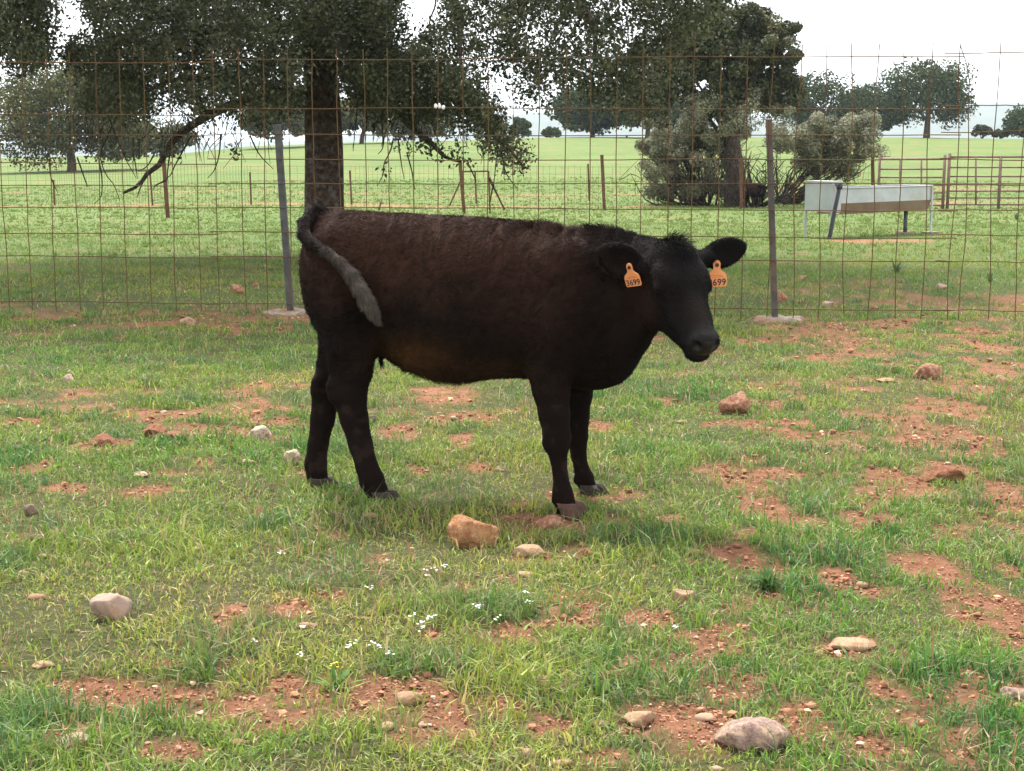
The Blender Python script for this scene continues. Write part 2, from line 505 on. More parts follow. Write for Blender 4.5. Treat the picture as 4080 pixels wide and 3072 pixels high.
# torso from its outline: top, underside and half width along the body
_top = [(664,496),(672,474),(686,463),(705,457),(760,456),(840,461),(900,464),(1000,468),(1080,475),(1160,488),(1230,497),(1300,510),(1360,528),(1400,548)]
_bot = [(664,560),(670,640),(700,725),(760,757),(820,757),(850,775),(900,801),(950,818),(1000,822),(1060,815),(1140,815),(1200,828),(1260,842),(1300,838),(1340,815),(1375,780),(1395,752),(1402,735)]
_wid = [(664,.06),(674,.11),(698,.155),(740,.185),(800,.195),(860,.195),(920,.215),(1000,.24),(1060,.245),(1120,.23),(1180,.215),(1240,.19),(1290,.165),(1340,.135),(1380,.11),(1402,.09)]
tt = np.array([Qs(a, b, 0) for a, b in _top]); tb = np.array([Qs(a, b, 0) for a, b in _bot]); tw = np.array([(Qs(a, 640, 0)[0], b) for a, b in _wid])
def _fit(t, k, v): return np.interp(t, k, v)
sl, x, y, z = fld.win((-.9, -.4, .3), (1.0, .4, 1.2))
def smooth1(v, n=9):
    kk = np.hanning(n + 2)[1:-1]; kk /= kk.sum(); return np.convolve(np.pad(v, n // 2, mode='edge'), kk, 'valid')
t1 = x.ravel()
zt = smooth1(_fit(t1, tt[:, 0], tt[:, 2]), 13); zb = smooth1(_fit(t1, tb[:, 0], tb[:, 2]), 13); hw = smooth1(_fit(t1, tw[:, 0], tw[:, 1]), 13)
zc = ((zt + zb) / 2)[:, None, None]; hh = ((zt - zb) / 2)[:, None, None]; hw = hw[:, None, None]
v = (z - zc) / hh
wf = hw * (1 - .16 * np.clip(v, -.6, 1) - .10 * np.clip(-v, 0, 1) ** 2)
k0 = np.sqrt((np.abs(y) / wf) ** 2.2 + np.abs(v) ** 2.2 + 1e-9) ** (2 / 2.2) ; k0 = ((np.abs(y) / wf) ** 2.25 + np.abs(v) ** 2.25) ** (1 / 2.25)
k1 = np.sqrt((y / wf ** 2) ** 2 + (v / hh) ** 2) + 1e-6
d2 = k0 * (k0 - 1) / k1
lo_t, hi_t = tt[0, 0], tt[-1, 0]
ex = np.maximum(np.maximum(lo_t + .02 - x, x - hi_t), 0)
d = np.sqrt(np.maximum(d2, 0) ** 2 + ex ** 2) + np.minimum(d2, 0) * (ex < 1e-6)
fld.blend(sl, d.astype(np.float32), .01)
# feet on the ground
FEET = {k: GD(*v) for k, v in dict(nf=(1228, 1132), ff=(1275, 1066), nh=(826, 1088), fh=(690, 1052)).items()}
fs = {k: float(np.clip(w2l(v)[1], -.17, .20)) for k, v in FEET.items()}
def leg(pts, s0, s1, k, ss=.86):
    ys = [p[1] for p in pts]
    out = []
    for (dx, dy, r) in pts:
        f_ = (dy - ys[0]) / (ys[-1] - ys[0]); out.append((Qs(dx, dy, s0 + (s1 - s0) * f_), r))
    fld.chain(out, k, ss)
    return out
L_nh = leg([(732,560,.115),(748,660,.122),(757,740,.098),(758,800,.083),(754,850,.070),(765,905,.056),(779,960,.048),(793,1010,.044),(803,1036,.049),(814,1062,.044),(822,1080,.042)], .10, fs['nh'], .045)
L_fh = leg([(732,560,.115),(738,660,.115),(735,740,.085),(722,800,.072),(706,840,.062),(697,905,.050),(687,960,.042),(682,1002,.046),(685,1028,.042),(689,1042,.040)], -.10, fs['fh'], .045)
fld.cone(Qs(716, 834, fs['nh']), Qs(720, 858, fs['nh']), .022, .018, .04)          # point of the hock
fld.cone(Qs(686, 825, fs['fh']), Qs(684, 845, fs['fh']), .02, .018, .05)
L_nf = leg([(1215,600,.115),(1195,700,.115),(1187,780,.090),(1191,840,.072),(1197,895,.058),(1203,942,.052),(1204,962,.046),(1206,988,.033),(1211,1030,.029),(1215,1064,.038),(1219,1080,.038),(1225,1108,.041)], .10, fs['nf'], .04)
L_ff = leg([(1225,600,.11),(1235,700,.11),(1245,790,.085),(1247,850,.06),(1247,900,.047),(1247,942,.043),(1250,985,.031),(1256,1012,.030),(1262,1032,.037),(1270,1054,.036)], -.10, fs['ff'], .04)
fld.cone(Qs(1181, 958, fs['nf'] - .01), Qs(1184, 966, fs['nf'] - .01), .012, .01, .03)
# dew claws
for dx, dy, s_, b_ in ((1199,1077,fs['nf'],1),(1246,1034,fs['ff'],1),(787,1042,fs['nh'],1),(668,1006,fs['fh'],1)):
    p = Qs(dx, dy, s_); fld.cone(p + [0, .012, 0], p + [-.002, .013, -.008], .011, .009, .012); fld.cone(p - [0, .012, 0], p + [-.002, -.013, -.008], .011, .009, .012)
# shoulder, brisket, flank, hip bone
I3 = np.eye(3)
fld.ell(Qs(1225, 650, .13), I3, (.16, .075, .22), .07)
fld.ell(Qs(1225, 650, -.13), I3, (.16, .075, .22), .07)
fld.ell(Qs(746, 600, .105), I3, (.145, .088, .2), .07)
fld.ell(Qs(746, 600, -.105), I3, (.145, .088, .2), .07)
fld.ell(Qs(1310, 785, .02), I3, (.10, .085, .08), .06)
p = Qs(822, 762, .05); fld.cone(p, p + [.002, 0, -.045], .009, .008, .02)          # sheath
# neck
hd = math.radians(21); PH = math.radians(44)
hv = np.array([math.sin(hd), -math.cos(hd), 0]); lv = np.array([math.cos(hd), math.sin(hd), 0]); zv = np.array([0, 0, 1.0])
mv = math.cos(PH) * hv - math.sin(PH) * zv; fv = math.sin(PH) * hv + math.cos(PH) * zv
H0 = P(2680, 970, 5.66)                                                              # crown of the head
def HL(l, m, f): return w2l(H0 + lv * l + mv * m + fv * f)
RH = np.array([v2l(lv), v2l(mv), v2l(fv)])
fld.cone(Qs(1280, 640, .0), HL(0, .00, -.17), .195, .095, .05)
fld.cone(Qs(1300, 560, .0), HL(0, .02, -.10), .10, .085, .08)
fld.cone(Qs(1325, 735, .03), HL(0, .10, -.25), .11, .055, .045)
# head
fld.ell(HL(0, .075, -.055), RH, (.100, .105, .090), .03)
fld.ell(HL(0, .035, -.035), RH, (.070, .055, .055), .04)
fld.ell(HL(0, .155, -.055), RH, (.103, .095, .075), .03)
fld.cone(HL(0, .16, -.072), HL(0, .355, -.076), .084, .053, .03)
fld.ell(HL(0, .398, -.082), RH, (.068, .050, .057), .03)
fld.ell(HL(0, .420, -.062), RH, (.057, .030, .040), .02)
fld.cone(HL(0, .13, -.190), HL(0, .36, -.130), .088, .044, .04)
for sg in (-1, 1):
    fld.ell(HL(sg * .052, .13, -.168), RH, (.058, .105, .112), .025)
    fld.ell(HL(sg * .082, .130, -.020), RH, (.020, .040, .020), .03)               # brow
    fld.ell(HL(sg * .096, .168, -.045), RH, (.020, .030, .024), .012)              # lids over the eye
    fld.cone(HL(sg * .108, .148, -.066), HL(sg * .103, .196, -.062), .009, .008, .008, sub=True)
    fld.ell(HL(sg * .040, .447, -.054), np.array([RH[0] * .8 - sg * RH[2] * .6, RH[1], RH[2] * .8 + sg * RH[0] * .6]), (.016, .030, .021), .008, sub=True)
    fld.ell(HL(sg * .058, .285, -.085), RH, (.020, .06, .022), .04)                # cheek bone line
fld.ell(HL(0, .412, -.132), RH, (.048, .036, .022), .014)                            # chin
for q0, q1 in ((-.072, -.03), (-.03, .03), (.03, .072)):
    fld.cone(HL(q0, .445 - abs(q0) * .9, -.112), HL(q1, .445 - abs(q1) * .9, -.112), .0045, .0045, .006, sub=True)
# ears: cupped blades
def ear(base, tip, wdir, wid, fwd):
    b0 = w2l(base); t0 = w2l(tip); e = t0 - b0; Le = np.linalg.norm(e); e /= Le
    fw = v2l(fwd); fw = fw - e * np.dot(fw, e); fw /= np.linalg.norm(fw)
    wd = np.cross(e, fw)
    R = np.array([e, wd, fw]); c = b0 + e * Le * .56
    fld.cone(b0 - e * .03, b0 + e * .05, .034, .034, .03)
    fld.ell(c - e * Le * .04, R, (Le * .46, wid / 2, .020), .012)
    fld.ell(c + e * Le * .045, R, (Le * .485, wid * .40, .017), .012)
    fld.ell(c + fw * .017 + e * .004, R, (Le * .40, wid * .38, .015), .008, sub=True)
    return c, R
E_n = ear(P(2566, 1078, 5.66), P(2396, 1000, 5.585), zv, .128, hv * .6 + np.array([.0, -.8, -.1]))
E_f = ear(P(2786, 1036, 5.70), P(2962, 984, 5.79), zv, .116, np.array([.15, -1, -.1]))
# tail flicked across the near thigh
TAIL = [(704,468,.0,.030),(676,464,.05,.029),(657,482,.12,.027),(656,506,.175,.027),(676,529,.215,.025),(708,548,.238,.023),(738,571,.256,.024),(760,596,.268,.028),(777,624,.272,.030),(792,652,.266,.032),(806,676,.256,.025),(816,694,.246,.012)]
fld.chain([(Qs(a, b, s_ - .003), r_ * .88) for a, b, s_, r_ in TAIL], .008)
BV, BF = fld.surface()
# keep one body
def relax(V, Fq, it=2, lam=.45):
    E = np.concatenate([Fq[:, [0, 1]], Fq[:, [1, 2]], Fq[:, [2, 3]], Fq[:, [3, 0]]])
    for _ in range(it):
        acc = np.zeros_like(V); cnt = np.bincount(E[:, 0], minlength=len(V)).astype(float)
        for c_ in range(3): acc[:, c_] = np.bincount(E[:, 0], V[E[:, 1], c_], len(V))
        V = V + lam * (acc / np.maximum(cnt, 1)[:, None] - V)
    return V
BV = relax(BV, BF)
fn = np.cross(BV[BF[:, 2]] - BV[BF[:, 0]], BV[BF[:, 3]] - BV[BF[:, 1]])
vn = np.zeros_like(BV)
for q in range(4):
    for c_ in range(3): vn[:, c_] += np.bincount(BF[:, q], fn[:, c_], len(BV))
vn /= np.maximum(np.linalg.norm(vn, axis=1, keepdims=True), 1e-12)

# coat colours by place on the animal (t, s, z)
def gauss(c, rad, V): return np.exp(-(((V - np.array(c)) / np.array(rad)) ** 2).sum(1))
def seg_dist(V, pts):
    best = np.full(len(V), 9.0)
    for p, q in zip(pts[:-1], pts[1:]):
        b = q - p; h = np.clip(((V - p) @ b) / (b @ b), 0, 1); best = np.minimum(best, np.linalg.norm(V - p - h[:, None] * b, axis=1))
    return best
def coat_colour(V):
    n1 = fbm(V[:, 0] * 9 + V[:, 1] * 5, V[:, 2] * 9 + 3, 4)
    c = np.tile([.0076, .0044, .0033], (len(V), 1))
    def mixc(col, f):
        nonlocal c
        f = np.clip(f, 0, 1)[:, None]; c = c * (1 - f) + np.array(col) * f
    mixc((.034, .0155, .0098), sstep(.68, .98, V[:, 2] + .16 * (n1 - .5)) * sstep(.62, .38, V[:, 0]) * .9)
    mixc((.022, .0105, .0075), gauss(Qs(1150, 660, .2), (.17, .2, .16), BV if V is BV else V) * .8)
    mixc((.030, .017, .013), gauss(Qs(1370, 640, .15), (.10, .25, .16), V) * .55)
    mixc((.058, .026, .009), gauss(Qs(905, 775, .15), (.15, .3, .085), V) * 1.05 * (V[:, 2] < .8))
    mixc((.040, .022, .012), gauss(Qs(1040, 800, .15), (.22, .3, .06), V) * .8)
    mixc((.0056, .0047, .0044), sstep(.62, .75, V[:, 0]))
    nose = np.linalg.norm(V - HL(0, .43, -.06), axis=1); mixc((.016, .0145, .014), sstep(.08, .05, nose))
    mixc((.020, .0105, .0075), gauss(Qs(1385, 665, .16), (.07, .2, .13), V) * .9)  # highlight along the back edge of the cheek, painted as lighter brown
    mixc((.022, .016, .013), gauss(HL(.01, .30, -.01), (.05, .05, .09), V) * .8)
    tl = [Qs(a, b, s_) for a, b, s_, _ in TAIL]
    sw = seg_dist(V, tl[:6]); mixc((.0075, .0058, .0050), sstep(.042, .030, sw) * .85)
    sw = seg_dist(V, tl[7:]); mixc((.078, .064, .054), sstep(.050, .034, sw) * (.55 + .7 * (n1 - .2)))
    sw = seg_dist(V, tl[5:8]); mixc((.040, .033, .028), sstep(.04, .028, sw) * .7)
    leg_ = (V[:, 2] < .42); mud = sstep(.56, .72, fbm(V[:, 0] * 25, V[:, 2] * 25, 3)) * leg_ * .3; mixc((.035, .022, .016), mud)
    return c * (.8 + .4 * n1)[:, None]
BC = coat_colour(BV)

def hide_mat():
    m, n, b = nodes('calf_hide')
    at = N(n, 'ShaderNodeAttribute', attribute_name='col')
    n.links.new(at.outputs['Color'], b.inputs['Base Color'])
    b.inputs['Roughness'].default_value = .92
    b.inputs['Specular IOR Level'].default_value = .08
    tc = N(n, 'ShaderNodeTexCoord')
    nz = N(n, 'ShaderNodeTexNoise', Scale=70.0, Detail=5.0, Roughness=.6); n.links.new(tc.outputs['Object'], nz.inputs['Vector'])
    n2 = N(n, 'ShaderNodeTexNoise', Scale=14.0, Detail=3.0); n.links.new(tc.outputs['Object'], n2.inputs['Vector'])
    b1 = N(n, 'ShaderNodeBump', Strength=.6, Distance=.006); n.links.new(nz.outputs[0], b1.inputs['Height'])
    b2 = N(n, 'ShaderNodeBump', Strength=.5, Distance=.02); n.links.new(n2.outputs[0], b2.inputs['Height']); n.links.new(b2.outputs[0], b1.inputs['Normal'])
    n.links.new(b1.outputs[0], b.inputs['Normal'])
    return m
def hair_mat():
    m, n, b = nodes('calf_hair')
    at = N(n, 'ShaderNodeAttribute', attribute_name='col')
    n.links.new(at.outputs['Color'], b.inputs['Base Color'])
    b.inputs['Roughness'].default_value = .6
    b.inputs['Specular IOR Level'].default_value = .08
    return m
M_hide, M_hair = hide_mat(), hair_mat()
ROT = np.stack([A_, N_, [0, 0, 1.0]])
def l2w(V): return np.asarray(V) @ ROT + O_
calf = empty('calf', tuple(O_))
tag(calf, 'black brown calf standing side on in the grass with its head turned', 'calf')
M_nose = noise_mat('wet_nose', (.006, .0052, .005), (.011, .0095, .009), 90, .42, 5, .003, 220, spec=.3)
fcen = BV[BF].mean(1)
nosef = ((np.abs((fcen - HL(0, .435, -.068)) @ RH.T) / np.array([.050, .042, .038])) ** 2).sum(1) < 1
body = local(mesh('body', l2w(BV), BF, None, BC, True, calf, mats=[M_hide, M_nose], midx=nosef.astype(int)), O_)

# coat
def hair(name, pts, cols, radius, parent, mat):
    n, k = pts.shape[:2]
    hc = bpy.data.hair_curves.new(name)
    hc.add_curves([k] * n)
    hc.attributes['position'].data.foreach_set('vector', pts.reshape(-1).astype(np.float32))
    ra = hc.attributes.get('radius') or hc.attributes.new('radius', 'FLOAT', 'POINT')
    ra.data.foreach_set('value', (np.repeat(radius[:, None], k, 1) * np.linspace(1, .25, k)).reshape(-1).astype(np.float32))
    ca = hc.attributes.new('col', 'FLOAT_COLOR', 'CURVE')
    c4 = np.ones((n, 4), np.float32); c4[:, :3] = cols
    ca.data.foreach_set('color', c4.ravel())
    hc.materials.append(mat)
    o = bpy.data.objects.new(name, hc); COL.objects.link(o); o.parent = parent
    return o
rg = np.random.default_rng(11)
farea = np.linalg.norm(fn, axis=1); NH = 150000
fi = rg.choice(len(BF), NH, p=farea / farea.sum())
uv = rg.random((NH, 2))[:, :, None]
q = BV[BF[fi]]
hp = (q[:, 0] * (1 - uv[:, 0]) + q[:, 1] * uv[:, 0]) * (1 - uv[:, 1]) + (q[:, 3] * (1 - uv[:, 0]) + q[:, 2] * uv[:, 0]) * uv[:, 1]
hn = vn[BF[fi, 0]]
head = hp[:, 0] + .35 * (.78 - hp[:, 2]) * 0 > np.where(hp[:, 2] > .86, .70, .64)
legm = hp[:, 2] < .50
bellyd = gauss(Qs(960, 815, .0), (.25, .4, .06), hp)
mane = gauss(Qs(1210, 484, 0), (.16, .07, .035), hp) + .5 * gauss(Qs(1340, 505, 0), (.14, .08, .05), hp)
poll = np.exp(-((np.linalg.norm(hp - HL(0, .015, .01), axis=1) / .055) ** 2))
rumpt = gauss(Qs(690, 455, .02), (.07, .06, .03), hp)
ttail = sstep(.05, .03, seg_dist(hp, [Qs(a, b, s_) for a, b, s_, _ in TAIL[6:]]))
ln = np.where(head, .010, np.where(legm, .0045, .015)) * (.6 + .8 * rg.random(NH))
ln = ln + bellyd * .034 * rg.random(NH) + mane * .045 * rg.random(NH) + poll * .085 * rg.random(NH) + rumpt * .03 * rg.random(NH) + ttail * .003
nosem = np.linalg.norm(hp - HL(0, .44, -.06), axis=1) < .055
keep = ~nosem
flow = np.tile([-.75, 0, -.5], (NH, 1)); flow[ttail > .3] = [.45, 0, -.9]; flow[head] = v2l(mv); flow[legm] = [-.1, 0, -1]
cn = np.stack([fbm(hp[:, 0] * 34 + 7 * c_, hp[:, 2] * 34 + hp[:, 1] * 20, 2) - .5 for c_ in range(3)], -1)
curl = np.where(head | legm | (ttail > .3), .5, 3.2)[:, None]
flow = flow + cn * curl
flow -= hn * (flow * hn).sum(1, keepdims=True)
flow /= np.linalg.norm(flow, axis=1, keepdims=True)
lift = np.where(head, .34, np.where(legm, .22, .42)) + .9 * np.clip(mane + poll + bellyd * .5 + rumpt * .7, 0, 1)
up_ = hn * lift[:, None] + (mane + poll)[:, None] * np.array([0, 0, .5])
dr = flow + up_ + (bellyd * (hn[:, 2] < .2))[:, None] * np.array([0, 0, -1.3]) + .28 * rg.normal(size=(NH, 3)); dr /= np.linalg.norm(dr, axis=1, keepdims=True)
st = np.linspace(0, 1, 4)[None, :, None]
bendv = flow * .45 - hn * .25 + cn * .6
hpts = hp[:, None] + ln[:, None, None] * (dr[:, None] * st + bendv[:, None] * st ** 2 * .6) - hn[:, None] * .001
hcol = coat_colour(hp) * ((.6 + .8 * rg.random(NH)) * np.where(rg.random(NH) < .03, 2.0, 1) * (.55 + .9 * fbm(hp[:, 0] * 55 + hp[:, 1] * 30, hp[:, 2] * 55, 2)))[:, None]  # lighter hairs and clumps paint the highlights of the curly coat
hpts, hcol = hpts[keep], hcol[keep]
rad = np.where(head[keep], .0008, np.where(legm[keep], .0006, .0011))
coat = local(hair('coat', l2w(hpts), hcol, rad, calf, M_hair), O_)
coat['kind'] = 'stuff'

# hooves: two claws each
M_hoof = noise_mat('hoof_horn', (.048, .027, .019), (.10, .052, .034), 30, .85, 6, .002, 60)
M_hoof2 = noise_mat('dark_hoof_horn', (.014, .010, .008), (.036, .023, .017), 30, .75, 6, .002, 60)
def hoof(foot_l, top_l, fwd, size):
    mb = MB()
    fw = v2l(fwd); fw[2] = 0; fw /= np.linalg.norm(fw); sd_ = np.array([-fw[1], fw[0], 0])
    k_ = 9; levels = [(0, 1.08, .018), (.35, 1.0, .012), (.7, .92, .004), (1.0, .84, -.006)]
    hgt = .062 * size
    for sg in (-1, 1):
        rings = []
        for lv_, sc_, off in levels:
            a = np.linspace(0, 2 * PI, k_, endpoint=False)
            rx = .050 * size * sc_; ry = .0235 * size * sc_
            c0 = foot_l + sd_ * sg * .0235 * size + fw * (off * size + (.012 + .006 * sg * 0) * (1 - lv_))
            front = np.clip(np.cos(a), 0, 1) ** 2
            rings.append(c0 + np.outer(np.cos(a) * rx * (1 + .15 * front), fw) + np.outer(np.sin(a) * ry * (1 - .25 * front), sd_) + np.array([0, 0, 1]) * (hgt * lv_ - .020))
        V = np.concatenate(rings + [[rings[-1].mean(0)], [rings[0].mean(0)]])
        i_ = np.arange(len(levels) - 1)[:, None] * k_; j_ = np.arange(k_)[None]; j2 = (j_ + 1) % k_
        Qd = np.stack([i_ + j_, i_ + j2, i_ + k_ + j2, i_ + k_ + j_], -1).reshape(-1, 4)
        jj = np.arange(k_); T_ = np.stack([(len(levels) - 1) * k_ + jj, (len(levels) - 1) * k_ + (jj + 1) % k_, np.full(k_, len(levels) * k_)], -1)
        B_ = np.stack([(jj + 1) % k_, jj, np.full(k_, len(levels) * k_ + 1)], -1)
        mb.add(l2w(V), [Qd, T_, B_])
    return local(mb.build('hoof', M_hoof, calf, True), O_)
HOOF = {}
for k_, L_, sz in (('nf', L_nf, 1.02), ('ff', L_ff, .98), ('nh', L_nh, 1.02), ('fh', L_fh, .98)):
    end = L_[-1][0]; g = l2w(end[None])[0]
    ft = np.array([end[0] + .012, end[1], gz(g[0], g[1])])
    HOOF[k_] = ft
    fwd = A_ if k_ in ('nh', 'fh') else (A_ + .25 * N_)
    ho = hoof(ft, end, fwd, sz)
    if k_ != 'nf': ho.data.materials[0] = M_hoof2
    ho['label'] = 'mud stained brown hoof' if k_ == 'nf' else 'dark brown cloven hoof half hidden in grass'

# ear tags
M_tag = noise_mat('orange_tag_plastic', (.62, .22, .075), (.70, .27, .10), 12, .5, 3)
M_ink = noise_mat('black_ink', (.02, .018, .016), (.04, .035, .03), 30, .7)
def ear_tag(top, right, up, sc, label):
    right = np.array(right, float); right /= np.linalg.norm(right); up = np.array(up, float); up -= right * (up @ right); up /= np.linalg.norm(up)
    nrm = np.cross(right, up)
    prof = [(-.010, .012), (-.013, .004), (-.012, -.008), (-.014, -.016), (-.030, -.028), (-.034, -.038), (-.034, -.066), (-.030, -.071),
            (.030, -.071), (.034, -.066), (.034, -.038), (.030, -.028), (.014, -.016), (.012, -.008), (.013, .004), (.010, .012), (.004, .016), (-.004, .016)]
    pf = np.array(prof) * sc; n_ = len(pf)
    def pt(xy, dz): return top + np.outer(xy[:, 0], right) + np.outer(xy[:, 1], up) + nrm * dz
    mb = MB(); V = np.concatenate([pt(pf, .0012), pt(pf, -.0012)]); jj = np.arange(n_)
    Qd = np.stack([jj, (jj + 1) % n_, n_ + (jj + 1) % n_, n_ + jj], -1)[:, ::-1]
    mb.add(V, [Qd, np.arange(n_)[None], (np.arange(n_)[::-1] + n_)[None]])
    t_ = local(mb.build('ear_tag', M_tag, calf), O_)
    t_['label'] = label
    M4 = np.eye(4); M4[:3, 0] = right; M4[:3, 1] = up; M4[:3, 2] = nrm
    fc = bpy.data.curves.new('tag_number', 'FONT'); fc.body = '3699'; fc.size = .030 * sc; fc.align_x = 'CENTER'; fc.extrude = .0002; fc.space_character = 1.05; fc.offset = .0006 * sc
    fc.materials.append(M_ink)
    tmp = bpy.data.objects.new('tmp', fc); fm_ = bpy.data.meshes.new_from_object(tmp); bpy.data.objects.remove(tmp)
    fo = bpy.data.objects.new('tag_number', fm_); COL.objects.link(fo); fo.parent = t_
    from mathutils import Matrix
    M4[:3, 3] = top + up * (-.066 * sc) + nrm * .0016
    fo.matrix_parent_inverse = Matrix.Identity(4); fo.matrix_local = Matrix(M4.tolist())
    # stud and printed lines
    sb = MB(); a = np.linspace(0, 2 * PI, 14, endpoint=False)
    disc = np.stack([np.cos(a), np.sin(a)], -1) * .0068 * sc
    sb.add(np.concatenate([pt(disc, .0035), pt(disc, .001)]), [np.arange(14)[None], np.stack([np.arange(14) + 14, (np.arange(14) + 1) % 14 + 14, (np.arange(14) + 1) % 14, np.arange(14)], -1)])
    so = sb.build('stud', M_ink, t_)
    for yy, ww in ((-.034, .016), (-.039, .022)):
        lb = MB(); rc = np.array([(-ww, yy - .0009), (ww, yy - .0009), (ww, yy + .0009), (-ww, yy + .0009)]) * sc
        lb.add(pt(rc, .0018), np.array([[0, 1, 2, 3]])); lb.build('printed_line', noise_mat('faded_ink', (.38, .13, .05), (.45, .16, .06), 20), t_)
tp1 = P(2508, 1066, 5.56)
ear_tag(tp1, (.72, -.62, .16), (-.36, 0, 1), 1.0, 'orange ear tag reading 3699 in the near ear')
tp2 = P(2856, 1056, 5.70)
ear_tag(tp2, (.93, .25, .03), (-.02, 0, 1), 1.14, 'orange ear tag reading 3699 in the far ear')
# the near eye, almost shut
M_eye = noise_mat('dark_eye', (.008, .007, .006), (.012, .010, .009), 30, .12, 2, spec=.6)
for sg in (-1, 1):
    mb = MB(); a = np.linspace(0, 2 * PI, 12, endpoint=False)
    rings = [np.stack([np.cos(a) * math.sin(p_) * .012, np.sin(a) * math.sin(p_) * .012, np.full(12, math.cos(p_) * .012)], -1) for p_ in np.linspace(.1, PI - .1, 8)]
    V = np.concatenate(rings) + HL(sg * .1005, .170, -.060)
    i_ = np.arange(7)[:, None] * 12; j_ = np.arange(12)[None]
    mb.add(l2w(V), np.stack([i_ + j_, i_ + (j_ + 1) % 12, i_ + 12 + (j_ + 1) % 12, i_ + 12 + j_], -1).reshape(-1, 4))
    local(mb.build('eye', M_eye, calf, True), O_)
# ------------------------------------------------------------------ grass
rg = np.random.default_rng(21)
HALF = math.radians(26)
def ring_pts(r0, r1, dens):
    n = int(dens * (r1 * r1 - r0 * r0) * HALF)
    rr = np.sqrt(rg.random(n) * (r1 * r1 - r0 * r0) + r0 * r0); aa = (rg.random(n) * 2 - 1) * HALF
    return rr * np.sin(aa), rr * np.cos(aa)
GREENS = np.array([(.180, .278, .036), (.238, .325, .054), (.122, .225, .032), (.148, .228, .074), (.290, .352, .070), (.33, .33, .12)])
STRAW = np.array([(.42, .34, .19), (.34, .25, .13), (.30, .17, .10)])
gv, gf, gc, gn = [], [], [], 0
def blades(x, y, lean, L, W, curl, col, tri3):
    global gn
    n = len(x); z = gz(x, y) - .004
    th = rg.random(n) * 2 * PI
    dx, dy = np.cos(th), np.sin(th)                       # lean direction where there is no tuft
    lx, ly = lean[:, 0] + .75 * dx, lean[:, 1] + .75 * dy
    ln_ = np.sqrt(lx ** 2 + ly ** 2 + 1e-9); amt = np.clip(ln_ * (.6 + .7 * rg.random(n)), .15, 1.42)
    lx, ly = lx / ln_, ly / ln_
    side = th + rg.normal(0, .9, n)
    sx, sy = np.cos(side) * W / 2, np.sin(side) * W / 2
    base = np.stack([x, y, z], -1)
    sv = np.stack([sx, sy, 0 * sx], -1)
    hz = amt * L * .66; vz = L * np.sqrt(np.clip(1 - .45 * amt ** 2, .05, 1))
    mid = base + np.stack([lx * hz * .33, ly * hz * .33, vz * .6], -1)
    tip = base + np.stack([lx * hz * (1 + curl), ly * hz * (1 + curl), vz * (1 - .35 * curl)], -1)
    if tri3:
        V = np.stack([base - sv, base + sv, mid - sv * .8, mid + sv * .8, tip], 1).reshape(-1, 3)
        b = np.arange(n)[:, None] * 5
        Fq = np.concatenate([b + np.array([[0, 1, 2]]), b + np.array([[1, 3, 2]]), b + np.array([[2, 3, 4]])]); k = 5
    else:
        V = np.stack([base - sv, base + sv, tip], 1).reshape(-1, 3)
        Fq = np.arange(n)[:, None] * 3 + np.array([[0, 1, 2]]); k = 3
    gv.append(V); gf.append(Fq + gn); gc.append(np.repeat(col, k, 0)); gn += len(V)
HOOFXY = np.array([l2w(v[None])[0][:2] for v in HOOF.values()])
